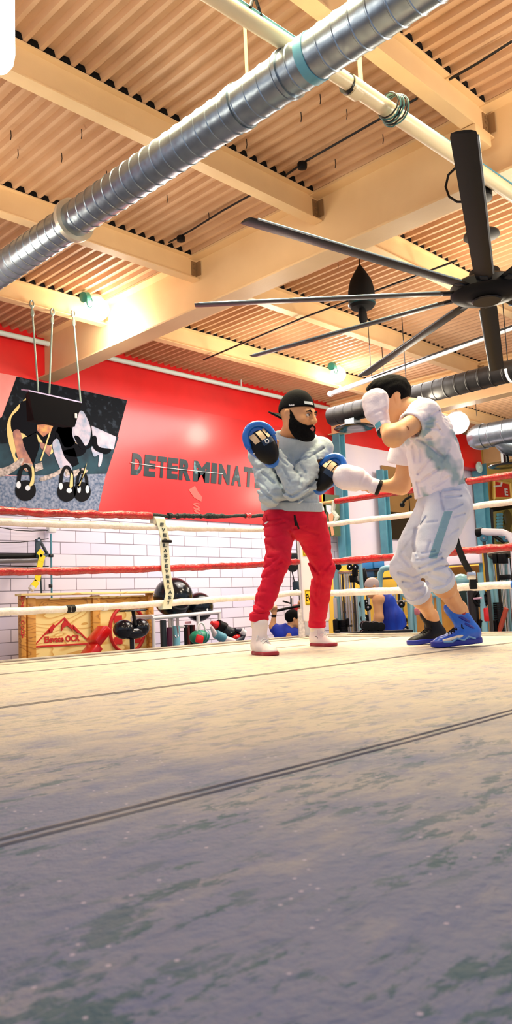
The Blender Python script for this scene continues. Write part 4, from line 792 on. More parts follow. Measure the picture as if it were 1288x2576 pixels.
for x0_, x1_, y0_, y1_, lb in ((907, 949, 1413, 1431, 'blue bin in the row behind the red right rope, left one'), (951, 984, 1412, 1428, 'blue bin in the row behind the red right rope, right one'), (918, 952, 1434, 1452, 'dark blue bin below the blue bins behind the red right rope')):
    a, b_ = T(x0_, y0_, 13.), T(x1_, y1_, 13.); tag(MB().box(((a+b_)/2), (.3, abs(a[1]-b_[1]), abs(a[2]-b_[2])), bev=.02).build('storage_bin', M_blue if y0_ < 1430 else mat('dark_blue_bin', (24, 66, 96), .4)), lb, 'bin', 'blue bins on the far side')
_yp = T(995, 1408, 13.2); tag(MB().box((_yp[0]+.4, _yp[1]-.3, (_yp[2]+FLOOR)/2), (.1, 4.8, _yp[2]-FLOOR), bev=.02).build('yellow_partition', mat('yellow_board', (240, 196, 60), .5)), 'yellow board partition behind the gym machines', 'partition')
brk = thing('bin_rack', 'shelf rack carrying the blue bins behind the right ropes', 'rack', down(T(945, 1450, 13.0)))
for y0_ in (1434.5, 1457): a, b_ = T(903, y0_, 13.), T(990, y0_, 13.); MB().box((a+b_)/2, (.34, abs(a[1]-b_[1]), .03)).build('rack_shelf', M_dark, brk, smooth=0)
for x in (904, 989): p = T(x, 1412, 13.); MB().tube([(p[0]+.2, p[1], FLOOR), (p[0]+.2, p[1], p[2])], .025, 8).build('rack_post', M_dark, brk)
shf = thing('white_shelf', 'long white shelf board behind the calves of the man in the white tee', 'shelf', T(1170, 1412, 12.5))
a, b_ = T(985, 1404, 12.5), T(1225, 1396, 12.5); MB().box((a+b_)/2+np.array([0, 0, -.05]), (.5, abs(a[1]-b_[1]), .26), bev=.01).build('shelf_board', M_white, shf)
for x in (1000, 1210): p = T(x, 1408, 12.5); MB().tube([(p[0], p[1], FLOOR), p], .04, 8).build('shelf_leg', M_teal, shf)
_bc = T(1125, 1428, 12.9); tag(MB().box((_bc[0], _bc[1], (_bc[2]+FLOOR)/2), (.2, 1.6, _bc[2]-FLOOR), bev=.02).build('brown_counter', mat('brown_counter', (196, 140, 50), .5, rgb2=(160, 110, 40), scale=2)), 'brown wooden counter seen under the white shelf board', 'counter')
# machine 3: black plate tower at right
t = thing('plate_tower', 'dark upright machine with a black spoked plate behind the blue boot', 'gym machine', down(T(1195, 1560, 8.6)))
X3 = 8.6
post(t, 1187, 1480, .06, mat('dark_brown_post', (34, 26, 24), .4), X3); post(t, 1178, 1490, .02, M_frame, X3); post(t, 1208, 1440, .035, M_frame, X3)
p = T(1211, 1506, X3); r = 19*((p-CAM)@FW)/FPX; ax_ = nrm((CAM-p)*np.array([1, 1, 0])); pl = MB(); pl.tube([p+r*.9*(np.cross(ax_, (0, 0, 1))*math.cos(a)+np.array([0, 0, 1])*math.sin(a)) for a in np.linspace(0, 2*math.pi, 32, endpoint=False)], .022, 8, closed=True)
for i in range(6):
    a = math.pi/3*i; pl.tube([p, p+r*.88*(np.cross(ax_, (0, 0, 1))*math.cos(a)+np.array([0, 0, 1])*math.sin(a))], .02, 6)
pl.lathe([(.06, -.02), (.06, .03)], p, ax_, 14); pl.build('spoked_plate', M_iron, t)
cross(t, 1192, 1506, 1212, 1504, .012, mat('pink_pin', (226, 180, 210), .4), X3-.1, 'peg'); MB().ball(T(1160, 1460, X3), (.1, .1, .08), 14).build('seat_pad', M_frame, t)
MB().box(T(1172, 1500, X3+.3), (.1, .16, .3), bev=.03).build('dark_pad', mat('dark_green_pad', (20, 52, 48), .5), t)
MB().tube([T(1215, 1560, X3), T(1200, 1590, X3)], .04, 8).build('strut', M_iron, t); MB().box(T(1225, 1546, X3), (.06, .07, .16), np.eye(3), bev=.015).build('red_weight', M_redpad, t)
# machine 4: rack of rods at the right edge
t = thing('cable_machine', 'tall cable machine of many bright rods at the right edge behind the ropes', 'gym machine', down(T(1262, 1560, 8.9)))
X4 = 8.9
post(t, 1228, 1396, .05, M_frame, X4); post(t, 1246, 1480, .03, M_frame, X4); cross(t, 1230, 1399, 1330, 1388, .045, M_dkrod, X4)
for x, y, m in ((1222, 1405, M_rod), (1240, 1410, M_rod), (1250, 1405, M_dkrod), (1256, 1405, M_rod), (1264, 1405, M_rod), (1271, 1405, M_frame), (1278, 1404, M_rod), (1285, 1404, M_dkrod), (1292, 1404, M_rod)): post(t, x, y, .018, m, X4+.05*(x % 3), 'guide_rod')
for x in (1247, 1260, 1270): MB().box(T(x, 1405, X4-.06), (.06, .06, .12), bev=.01).build('stop_block', M_black, t)
MB().box(T(1262, 1435, X4+.4), (.02, .5, .5)).build('yellow_backing', mat('yellow_board', (240, 196, 60), .5), t, smooth=0)
MB().box(T(1270, 1452, X4-.05), (.08, .12, .06), bev=.01).build('stop_block', M_black, t)
MB().tube([T(1256, 1588, X4-.1), T(1274, 1530, X4-.1)], .03, 8).build('red_strut', mat('rust_red', (200, 84, 60), .5), t)
plates(t, 1252, 1515, 1590, 10, 14, M_iron, X4-.05); MB().box(T(1246, 1578, X4-.12), (.05, .06, .16), bev=.01).build('foot_block', M_iron, t)
t = thing('press_lever', 'white press lever arm with black grip and two blue pulleys above the red rope', 'gym machine', T(1250, 1370, 8.0))
X5 = 8.0
MB().tube([T(1211, 1338, X5), T(1265, 1340, X5), T(1280, 1346, X5), T(1292, 1366, X5), T(1296, 1420, X5), down(T(1296, 1420, X5))], .04, 12).build('lever_arm', M_frame if False else mat('lavender_white_tube', (226, 220, 236), .3), t)
MB().tube([T(1200, 1340, X5), T(1214, 1338, X5)], .05, 12).build('grip', M_black, t)
wheel(t, 1217, 1354, 10, mat('blue_pulley', (50, 110, 140), .35), X5, .06, 'pulley', M_chrome); wheel(t, 1273, 1355, 9, mat('blue_pulley', (50, 110, 140), .35), X5, .06, 'pulley', M_chrome)
MB().tube([T(1240, 1346, X5), T(1268, 1364, X5)], .02, 8).build('link_arm', M_black, t); MB().tube([T(1217, 1354, X5), down(T(1225, 1380, X5))], .02, 8).build('support', M_dkrod, t)
# machine 5: low machines between the man in the white tee's legs and the tank top man
t = thing('pin_machine', 'low gym machine with black plates between the tank top man and the dark boot', 'gym machine', down(T(1010, 1560, 9.8)))
X6 = 9.8
for x, m in ((985, M_rod), (992, M_rod), (1003, M_dkrod), (1025, M_frame), (1040, M_frame)): post(t, x, 1490, .018, m, X6, 'guide_rod')
cross(t, 988, 1513, 1035, 1512, .02, M_rod, X6); MB().tube([T(1010, 1490, X6), T(1035, 1512, X6), T(1038, 1595, X6)], .04, 10).build('bent_tube', M_frame, t)
for x, y in ((1004, 1548), (1016, 1560), (1020, 1582), (1010, 1520), (1024, 1594)): wheel(t, x, y, 9, M_iron, X6, .07, 'weight_plate', M_chrome)
MB().box(T(1018, 1560, X6+.2), (.1, .22, .12), bev=.01).build('yellow_pad', M_label, t); MB().box(T(1050, 1538, X6), (.07, .08, .1), bev=.02).build('pink_grip', mat('pink_grip', (222, 130, 140), .4), t)
t = thing('stack_machine', 'gym machine with teal frame between the dark boot and the bright blue boot', 'gym machine', down(T(1130, 1560, 9.2)))
X7 = 9.2
for x, m in ((1066, M_dkrod), (1082, M_frame), (1100, M_frame), (1160, M_frame), (1172, M_rod)): post(t, x, 1470, .03, m, X7, 'upright')
cross(t, 1060, 1500, 1176, 1494, .03, M_frame, X7); plates(t, 1168, 1520, 1600, 12, 12, M_iron, X7)
# thin uprights of a storage rack standing behind, near the leg of the bearded man
t = thing('barbell_rack', 'rack of upright bars in the gap left of the man in the blue tank top', 'rack', down(T(890, 1560, 11)))
for i, x in enumerate((853, 859, 866, 872, 879, 886, 893, 899)): post(t, x, 1505+(i % 3)*6, .022, (M_rod, M_dkrod, M_blue, M_frame)[i % 4], 11., 'bar')
cross(t, 846, 1540, 905, 1538, .02, M_dkrod, 11.)
# things seen between the bearded man's legs
t = thing('lat_machine', 'cable bar and pulley above the man in the blue polo shirt', 'gym machine', atd(700, 1400, 10.6))
q = lambda x, y, d=10.6: atd(x, y, d)
MB().tube([q(692, 1537), q(724, 1530), q(756, 1524)], .018, 8).build('pull_bar', M_black, t); MB().tube([q(733, 1528), q(733, 1505)], .012, 6).build('bar_stem', M_chrome, t); MB().tube([q(711, 1512), q(732, 1518)], .012, 6).build('hook', M_dark, t)
MB().tube([q(731, 1520), q(731, 1430)], .006, 6).build('cable', M_dark, t); MB().tube([q(733, 1430), q(745, 1484)], .008, 6).build('cable', M_dark, t)
MB().lathe([(.02, -.03), (.07, -.03), (.08, 0), (.07, .03), (.02, .03)], q(736, 1424), -FW, 18).build('pulley', M_dark, t); MB().box(q(737, 1401), (.2, .1, .1), bev=.02).build('pulley_block', M_dark, t); MB().box(q(748, 1474), (.1, .1, .13), bev=.02).build('bracket', mat('dark_teal_bracket', (34, 62, 74), .45), t)
p = q(752, 1380, 10.8); MB().tube([(p[0], p[1], FLOOR), (p[0], p[1], 1.4)], .035, 10).build('machine_post', M_dkrod, t)
MB().tube([q(731, 1425), (q(731, 1425)[0], q(731, 1425)[1], 1.4)], .008, 6).build('cable', M_dark, t)
# ------------------------------------------------------------------ implicit surfaces for bodies and clothes
F4 = np.float32
def vnoise(P, s, seed=0):
    q = P*s; i = np.floor(q).astype(np.int64); f = (q-i).astype(F4); f = f*f*(3-2*f)
    def h(dx, dy, dz):
        n = ((i[:, 0]+dx)*73856093) ^ ((i[:, 1]+dy)*19349663) ^ ((i[:, 2]+dz)*83492791) ^ (seed*2654435761 & 0xffffffff)
        n = (n ^ (n >> 13))*1274126177; return ((n ^ (n >> 16)) & 0xffff).astype(F4)/65535
    x, y, z = f[:, 0], f[:, 1], f[:, 2]
    a = h(0, 0, 0)*(1-x)+h(1, 0, 0)*x; b = h(0, 1, 0)*(1-x)+h(1, 1, 0)*x; c = h(0, 0, 1)*(1-x)+h(1, 0, 1)*x; d = h(0, 1, 1)*(1-x)+h(1, 1, 1)*x
    return ((a*(1-y)+b*y)*(1-z)+(c*(1-y)+d*y)*z)*2-1
def s_cap(P, a, b, ra, rb, n=None, s=1.):
    a = np.asarray(a, F4); b = np.asarray(b, F4); ba = b-a; L2 = float(ba@ba)+1e-9
    t = np.clip(((P-a)@ba)/L2, 0, 1); q = P-a-t[:, None]*ba; 
    if n is not None: n = np.asarray(nrm(n), F4); k = q@n; q = q-(k*(1-1/s))[:, None]*n
    return np.sqrt((q*q).sum(1))-(ra+(rb-ra)*t)
def s_ell(P, c, r, R=None):
    q = P-np.asarray(c, F4)
    if R is not None: q = q@np.asarray(R, F4)
    r = np.asarray(r, F4); k0 = np.sqrt(((q/r)**2).sum(1)); k1 = np.sqrt(((q/(r*r))**2).sum(1))+1e-9; return k0*(k0-1)/k1
def s_box(P, c, h, R=None, rd=.01):
    q = P-np.asarray(c, F4)
    if R is not None: q = q@np.asarray(R, F4)
    d = np.abs(q)-(np.asarray(h, F4)-rd); return np.sqrt((np.maximum(d, 0)**2).sum(1))+np.minimum(d.max(1), 0)-rd
def smin(a, b, k):
    if k <= 0: return np.minimum(a, b)
    h = np.maximum(k-np.abs(a-b), 0)/k; return np.minimum(a, b)-h*h*k*.25
def smax(a, b, k): return -smin(-a, -b, k)
def union(ds, k):
    d = ds[0]
    for e in ds[1:]: d = smin(d, e, k)
    return d
def half(P, p, n): return (P-np.asarray(p, F4))@np.asarray(nrm(n), F4)      # positive on the side of n
def surface(fn, lo, hi, h, mb=None, mi=0):
    lo = np.asarray(lo, float); hi = np.asarray(hi, float); B = 4; H = h*B
    nc = np.ceil((hi-lo)/H).astype(int)+1; g = [lo[i]+(np.arange(nc[i])+.5)*H for i in range(3)]
    X = np.stack(np.meshgrid(*g, indexing='ij'), -1).reshape(-1, 3).astype(F4); dc = fn(X).reshape(nc)
    act = np.abs(dc) < H*1.6+.012
    n = nc*B; V = np.repeat(np.repeat(np.repeat(dc, B, 0), B, 1), B, 2).astype(F4); m = np.repeat(np.repeat(np.repeat(act, B, 0), B, 1), B, 2)
    idx = np.argwhere(m); pts = (lo+(idx+.5)*h).astype(F4); vals = np.concatenate([fn(pts[i:i+400000]) for i in range(0, len(pts), 400000)]); V[m] = vals
    S = V < 0; c = S[:-1, :-1, :-1].astype(np.int8)
    cnt = np.zeros_like(c); sl = [(slice(0, -1), slice(1, None))[k] for k in (0, 1)]
    for dx in (0, 1):
        for dy in (0, 1):
            for dz in (0, 1): cnt += S[sl[dx], sl[dy], sl[dz]]
    cell = (cnt > 0) & (cnt < 8); ci = np.argwhere(cell); vid = -np.ones(cell.shape, np.int64); vid[cell] = np.arange(len(ci))
    acc = np.zeros((len(ci), 3)); num = np.zeros(len(ci))
    C8 = [(a, b, d) for a in (0, 1) for b in (0, 1) for d in (0, 1)]
    for p in C8:
        for ax in range(3):
            if p[ax]: continue
            q = list(p); q[ax] = 1
            va = V[ci[:, 0]+p[0], ci[:, 1]+p[1], ci[:, 2]+p[2]]; vb = V[ci[:, 0]+q[0], ci[:, 1]+q[1], ci[:, 2]+q[2]]
            cr_ = (va < 0) != (vb < 0); t = np.where(cr_, va/np.where(va == vb, 1, va-vb), 0); t = np.clip(t, 0, 1)
            pos = np.tile(np.array(p, float), (len(ci), 1)); pos[:, ax] += t; acc[cr_] += pos[cr_]; num[cr_] += 1
    vv = lo+(ci+acc/num[:, None]+.5)*h
    faces = []
    for ax in range(3):
        u, w = (ax+1) % 3, (ax+2) % 3; s0 = [slice(None)]*3; s1 = [slice(None)]*3; s0[ax] = slice(0, -1); s1[ax] = slice(1, None)
        a, b = S[tuple(s0)], S[tuple(s1)]; e = np.argwhere(a != b); e = e[(e[:, u] > 0) & (e[:, w] > 0) & (e[:, 0] < cell.shape[0]) & (e[:, 1] < cell.shape[1]) & (e[:, 2] < cell.shape[2])]
        ins = a[e[:, 0], e[:, 1], e[:, 2]]
        def vi(du, dw):
            q = e.copy(); q[:, u] -= du; q[:, w] -= dw; return vid[q[:, 0], q[:, 1], q[:, 2]]
        Q = np.stack([vi(1, 1), vi(0, 1), vi(0, 0), vi(1, 0)], 1); Q[~ins] = Q[~ins][:, ::-1]; faces.append(Q)
    Fq = np.concatenate(faces); Fq = Fq[(Fq >= 0).all(1)]
    if mb is None: mb = MB()
    k = len(mb.v); mb.v += [tuple(x) for x in vv.tolist()]; mb.f += [tuple(x) for x in (Fq+k).tolist()]; mb.m += [mi]*len(Fq); return mb
def paint(mb, rules):         # rules: (material index, fn(points)->bool mask) applied to face centres
    V = np.array(mb.v); C = np.array([V[list(f)].mean(0) for f in mb.f]); m = np.array(mb.m)
    for mi, fn in rules: m[fn(C)] = mi
    mb.m = m.tolist()
def bnd(pts, pad):
    p = np.array(pts, float); return p.min(0)-pad, p.max(0)+pad

class Head:                      # local frame: x right of the person, y forward, z up; unit size = .24 m head
    def __init__(s, c, fwd, up, k=1.):
        s.c = np.asarray(c, float); s.f = nrm(fwd); u = np.asarray(up, float); s.u = nrm(u-s.f*(u@s.f)); s.r = np.cross(s.f, s.u); s.k = k; s.R = np.column_stack([s.r, s.f, s.u])
    def loc(s, P): return ((P-s.c.astype(F4))@s.R.astype(F4))/F4(s.k)
    def wd(s, x, y, z): return s.c+s.R@(np.array([x, y, z])*s.k)
    def skin(s, P, ears=True):
        q = s.loc(P); d = s_ell(q, (0, -.014, .036), (.077, .098, .09)); d = smin(d, s_ell(q, (0, .026, -.035), (.063, .070, .086)), .04)
        for e in (-1, 1):
            d = smin(d, s_cap(q, (e*.056, -.004, -.052), (e*.012, .064, -.098), .02, .022), .035)
            d = smin(d, s_ell(q, (e*.041, .062, -.022), (.024, .026, .022)), .02)
        d = smin(d, s_cap(q, (-.034, .082, .022), (.034, .082, .022), .011, .011), .02); d = smin(d, s_ell(q, (0, .076, -.104), (.022, .02, .016)), .02)
        for e in (-1, 1): d = smax(d, -s_ell(q, (e*.031, .101, .004), (.018, .015, .012)), .014)
        d = smin(d, s_cap(q, (0, .092, .014), (0, .113, -.026), .008, .013), .012)
        for e in (-1, 1): d = smin(d, s_ell(q, (e*.013, .1, -.03), (.01, .012, .009)), .008)
        d = smin(d, s_cap(q, (-.018, .094, -.061), (.018, .094, -.061), .006, .006), .006); d = smin(d, s_cap(q, (-.015, .092, -.073), (.015, .092, -.073), .008, .008), .006)
        d = smax(d, -s_cap(q, (-.022, .103, -.067), (.022, .103, -.067), .003, .003), .004)
        if ears:
            for e in (-1, 1):
                ea = s_cap(q, (e*.083, -.018, .016), (e*.076, -.008, -.032), .019, .011, (1, 0, 0), .45); ea = smax(ea, -s_ell(q, (e*.094, -.01, .004), (.01, .009, .016)), .006); d = smin(d, ea, .008)
        return d*F4(s.k)
    def lips(s, C): q = s.loc(C.astype(F4)); return (q[:, 1] > .084) & (np.abs(q[:, 0]) < .024) & (q[:, 2] < -.054) & (q[:, 2] > -.082)
    def eyes(s, t, h=.0):
        for e in (-1, 1):
            ey = MB(); ey.ball(s.wd(e*.031, .083, .004), np.array([.0125, .0115, .0095])*s.k, 14, R=s.R); eo = ey.build('eye', M_eyew, t)
            MB().ball(s.wd(e*.031+h, .0935, .004), np.array([.0052, .002, .0052])*s.k, 12, R=s.R).build('iris', M_iris, eo)
            MB().tube([s.wd(e*.018, .097, .011), s.wd(e*.031, .0975, .0145), s.wd(e*.046, .09, .010)], [.002*s.k, .0026*s.k, .002*s.k], 6).build('eyelid', M_lash, eo)
            MB().tube([s.wd(e*.013, .098, .021), s.wd(e*.03, .0985, .0285), s.wd(e*.05, .085, .022)], [.0032*s.k, .005*s.k, .0025*s.k], 8).build('eyebrow', M_hair, t)
M_eyew = mat('eye_white', (226, 216, 206), .25); M_iris = mat('dark_iris', (26, 16, 12), .15); M_lash = mat('eyelid_line', (60, 34, 24), .6); M_hair = mat('black_hair', (7, 6, 8), .85, spec=.15, bump=.6, bscale=240)
M_skinA = mat('tan_skin', (214, 156, 104), .5, rgb2=(206, 144, 96), scale=9); M_skinB = mat('warm_skin', (222, 168, 120), .5, rgb2=(214, 156, 110), scale=9); M_lip = mat('lip_skin', (186, 104, 88), .45)

class Shoe:                      # local frame: x toe-ward from the heel, y sideways, z up
    def __init__(s, heel, toe, up, L=.30, shaft=.10, k=1., lean=0.):
        s.o = np.asarray(heel, float); t = np.asarray(toe, float)-s.o; s.t = nrm(t); u = np.asarray(up, float); s.u = nrm(u-s.t*(u@s.t)); s.s = np.cross(s.u, s.t); s.R = np.column_stack([s.t, s.s, s.u]); s.k = np.linalg.norm(t)/.30; s.sh = shaft; s.ln = lean
    def loc(s, P): return ((P-s.o.astype(F4))@s.R.astype(F4))/F4(s.k)
    def wd(s, x, y, z): return s.o+s.R@(np.array([x, y, z])*s.k)
    def upper(s, P):
        q = s.loc(P); d = s_cap(q, (.042, 0, .048), (.12, 0, .052), .038, .042); d = smin(d, s_cap(q, (.12, 0, .048), (.235, -.004, .026), .043, .034, (0, 1, 0), 1.12), .04); d = smin(d, s_ell(q, (.245, -.004, .026), (.05, .042, .026)), .02)
        d = smin(d, s_cap(q, (.055, 0, .08), (.05+s.ln, 0, .08+s.sh), .041, .050), .05); d = smin(d, s_cap(q, (.085, 0, .085), (.08+s.ln, 0, .085+s.sh*.9), .03, .034), .03)
        d = smax(d, .012-q[:, 2], .006); d = smax(d, q[:, 2]-(.08+s.sh)-.35*(q[:, 0]-.05-s.ln), .008)
        return d*F4(s.k)
    def sole(s, P, th=.026, flare=.005):
        q = s.loc(P); z = q.copy(); z[:, 2] = 0; d = s_cap(z, (.040, 0, 0), (.12, 0, 0), .036, .034); d = smin(d, s_cap(z, (.12, 0, 0), (.235, -.004, 0), .036, .042), .05); d = smin(d, s_ell(z, (.25, -.004, 0), (.046, .042, .05)), .02)
        d = d-flare; return smax(d, np.abs(q[:, 2]-th/2+.001-.09*np.maximum(q[:, 0]-.26, 0))-th/2, .008)*F4(s.k)
    def laces(s, n=5, r=.0035):
        mb = MB()
        for i in range(n):
            f = i/(n-1); x = .205-.10*f; z = .062+.055*f**.8; w = .026+.004*f
            for e in (-1, 1): mb.tube([s.wd(x, -e*w, z-.006), s.wd(x-.012, 0, z+.012), s.wd(x-.02, e*w, z-.002)], r*s.k, 6)
        for e in (-1, 1): mb.tube([s.wd(.10, 0, .128), s.wd(.12, e*.03, .125), s.wd(.13, e*.045, .10), s.wd(.115, e*.04, .085)], r*s.k, 6)
        return mb
    def bounds(s): return bnd([s.wd(-.03, -.07, -.02), s.wd(.34, .07, -.02), s.wd(-.03, .07, .13+s.sh), s.wd(.34, -.07, .12+s.sh), s.wd(-.06, 0, .12+s.sh), s.wd(.34, .07, .1), s.wd(0, -.07, .1)], .03)
def fingers(mb_fn, wrist, d, side, palm, k=1., curl=1.2):
    """A fist-like hand as a list of capsules: palm, four curled fingers of different length, a thumb leaving the palm's side."""
    d = nrm(d); side = nrm(side-np.asarray(d)*(np.dot(side, d))); pn = np.cross(d, side)*palm; out = []
    w = np.asarray(wrist, float); c0 = w+d*.02*k; c1 = w+d*.075*k
    out.append((c0-side*.0*k, c1, .026*k, .034*k, side, 1.25))
    for i, (o, l) in enumerate(((-.03, .9), (-.01, 1.05), (.011, 1.), (.03, .8))):
        b = w+d*.088*k+side*o*k; dirs = d; p = b; rr = .0092*k
        for j, sl in enumerate((.038, .026, .02)):
            a = curl*(.55+.75*j); dv = d*math.cos(a)+pn*math.sin(a); q = p+dv*sl*l*k; out.append((p, q, rr, rr*.92, None, 1)); p = q; rr *= .93
    b = w+d*.03*k-side*.034*k+pn*.008*k; t1 = b+(d*.6-side*.35+pn*.55)*.04*k; t2 = t1+(d*.55+side*.5+pn*.55)*.03*k
    out += [(b, t1, .0125*k, .011*k, None, 1), (t1, t2, .011*k, .0095*k, None, 1)]; return out
def caps(P, L, k): return union([s_cap(P, *c) for c in L], k)

# ================================================================== coach in grey sweatshirt
J = atd
A = dict(pel=J(738, 1305, 5.26), ab=J(733, 1230, 5.24), chest=J(728, 1160, 5.22), neck=J(728, 1105, 5.13), shR=J(655, 1135, 5.17), shL=J(806, 1130, 5.20),
         elL=J(742, 1232, 4.93), wrL=J(690, 1141, 4.93), elR=J(682, 1243, 5.04), wrR=J(806, 1206, 5.08),
         h1=J(696, 1312, 5.20), k1=J(699, 1410, 4.97), a1=J(656, 1566, 5.05), h2=J(782, 1312, 5.32), k2=J(812, 1432, 5.42), a2=J(801, 1578, 5.58))
ca = thing('person', 'bearded man in grey sweatshirt, red sweatpants and backward black cap holding up pads', 'person', (A['pel'][0], A['pel'][1], 0))
def ground(x, y): return on(x, y, 2, 0.)
g2 = ground(693, 1650); g1 = g2-nrm((RT*.42-FW*.9)*np.array([1, 1, 0]))*.285; SH1 = Shoe(g1, g2, (0, 0, 1), shaft=.125, lean=.045)
g1, g2 = ground(785, 1624.5), ground(876, 1627); SH2 = Shoe(g1, g1+nrm(g2-g1)*.275, (0, 0, 1), shaft=.07, lean=.025)
A['a1'] = SH1.wd(.088, 0, .235); A['a2'] = SH2.wd(.08, 0, .165); cu1, cu2 = SH1.wd(.084, 0, .218), SH2.wd(.078, 0, .145)
hA = Head(J(750, 1048, 5.03), RT*.80-FW*.60+UP*.0-np.array([0, 0, .06]), UP*1.0+RT*.02, 1.14)
bl_ = [(A['pel'], A['ab'], .10, .095), (A['ab'], A['chest'], .095, .11), (A['chest'], A['neck'], .11, .06), (A['shR'], A['shL'], .06, .06), (A['chest'], A['shR'], .08, .06), (A['chest'], A['shL'], .08, .06),
       (A['shL'], A['elL'], .046, .034), (A['elL'], A['wrL'], .034, .028), (A['shR'], A['elR'], .046, .034), (A['elR'], A['wrR'], .034, .028),
       (A['pel'], A['h1'], .1, .07), (A['pel'], A['h2'], .1, .07), (A['h1'], A['k1'], .066, .044), (A['k1'], A['a1'], .044, .034), (A['h2'], A['k2'], .066, .044), (A['k2'], A['a2'], .044, .034),
       (A['a1'], SH1.wd(.055, 0, .085), .036, .034), (SH1.wd(.06, 0, .06), SH1.wd(.2, 0, .032), .03, .022), (A['a2'], SH2.wd(.055, 0, .085), .036, .034), (SH2.wd(.06, 0, .06), SH2.wd(.2, 0, .032), .03, .022), (A['neck'], hA.wd(0, -.03, -.04), .062, .062)]
wdL = nrm(A['wrL']-A['elL']); wdR = nrm(A['wrR']-A['elR'])
hands = fingers(None, A['wrL'], wdL, -RT, 1, 1.0, .5)+fingers(None, A['wrR'], wdR, UP, 1, 1.0, .5)
hands = [c if c[4] is not None else c[:4] for c in hands]
def fA(P): return smin(smin(caps(P, bl_, .05), caps(P, hands, .012), .02), hA.skin(P), .03)
lo, hi = bnd([*A.values(), hA.wd(0, 0, .15), hA.wd(.1, .15, 0), SH1.wd(.28, 0, 0), SH2.wd(.28, 0, 0)], .16)
mb = surface(fA, lo, hi, .0052); paint(mb, [(1, hA.lips)]); mb.build('body', [M_skinA, M_lip], ca, smooth=180)
hA.eyes(ca, .002)
def beard(P):
    q = hA.loc(P); d = hA.skin(P, False)/F4(hA.k)-.007-.002*vnoise(q, 120, 5)
    # jaw and chin region, open at the mouth, thin moustache
    z_top = np.interp(q[:, 1], [-.004, .014, .03, .052, .09], [.034, .012, -.018, -.036, -.056]).astype(F4)
    reg = (q[:, 2]-z_top)*.7; d1 = smax(d, reg, .004); d1 = smax(d1, -(q[:, 1]+.004), .006)
    d1 = smax(d1, -s_ell(q, (0, .1, -.069), (.024, .05, .0115)), .004)
    mo = smax(smax(d+.003, np.abs(q[:, 2]+.0495+.25*np.abs(q[:, 0]))-.005, .003), np.abs(q[:, 0])-.03, .004); mo = smax(mo, .06-q[:, 1], .004)
    ch = s_ell(q, (0, .07, -.112), (.04, .034, .022)); d1 = smin(d1, smax(ch, -(q[:, 1]), .01), .012)
    si = s_cap(q, (-.034, .075, -.05), (-.03, .085, -.08), .006, .006); si2 = s_cap(q, (.034, .075, -.05), (.03, .085, -.08), .006, .006)
    return smin(smin(d1, mo, .004), smin(si, si2, .0), .008)*F4(hA.k)
surface(beard, *bnd([hA.wd(a, b, c) for a in (-.11, .11) for b in (-.03, .15) for c in (-.16, .05)], .02), .004).build('beard', M_hair, ca, smooth=180)
M_cap = mat('black_cap_cloth', (6, 7, 12), .9, spec=.15, bump=.2, bscale=200)
def capf(P):
    q = hA.loc(P); d = smin(s_ell(q, (0, -.014, .04), (.086, .107, .10)), s_ell(q, (0, -.01, .09), (.06, .07, .055)), .03)
    return smax(d, -(q[:, 2]-.042-.10*q[:, 1]+.25*np.maximum(-q[:, 1]-.05, 0)), .006)*F4(hA.k)
cb = surface(capf, *bnd([hA.wd(a, b, c) for a in (-.11, .11) for b in (-.15, .12) for c in (-.02, .17)], .02), .0045).build('cap', M_cap, ca, smooth=180)
def brim(P):
    q = hA.loc(P); z = q[:, 2]+.02+.75*(q[:, 1]+.11)*-1*-1*.55; d2 = s_ell(np.stack([q[:, 0], q[:, 1], q[:, 0]*0], 1), (0, -.115, 0), (.07, .075, .1))
    return smax(smax(d2, np.abs(z-.012-3*q[:, 0]**2)-.005, .004), q[:, 1]+.085, .004)*F4(hA.k)
surface(brim, *bnd([hA.wd(a, b, c) for a in (-.1, .1) for b in (-.22, -.06) for c in (-.1, .06)], .02), .004).build('brim', M_cap, cb, smooth=180)
lbm = MB(); 
def on_cap(x, z, lift=.003):       # point on the cap front at side offset x and height z
    y = -.014+.107*math.sqrt(max(0, 1-(x/.086)**2-((z-.04)/.10)**2)); return hA.wd(x, y+lift, z)
for (xa, xb, za, zb) in ((.0, .05, .062, .078),):
    n = 6; top = [on_cap(xa+(xb-xa)*i/n, zb) for i in range(n+1)]; bot = [on_cap(xa+(xb-xa)*i/n, za) for i in range(n+1)]
    lbm.add(top+bot, [(i, i+1, n+2+i, n+1+i) for i in range(n)])
lbm.build('cap_tag', mat('pale_cap_tag', (214, 224, 226), .5), cb)
tg = MB(); o_ = on_cap(.083, .055, .004); tg.text('Reebok', hA.wd(.085, -.006, .048), nrm(hA.f*.99), nrm(hA.u), .011*hA.k, .036*hA.k, .002, bold=.02); tg.build('cap_lettering', M_wpaint, cb, smooth=0)
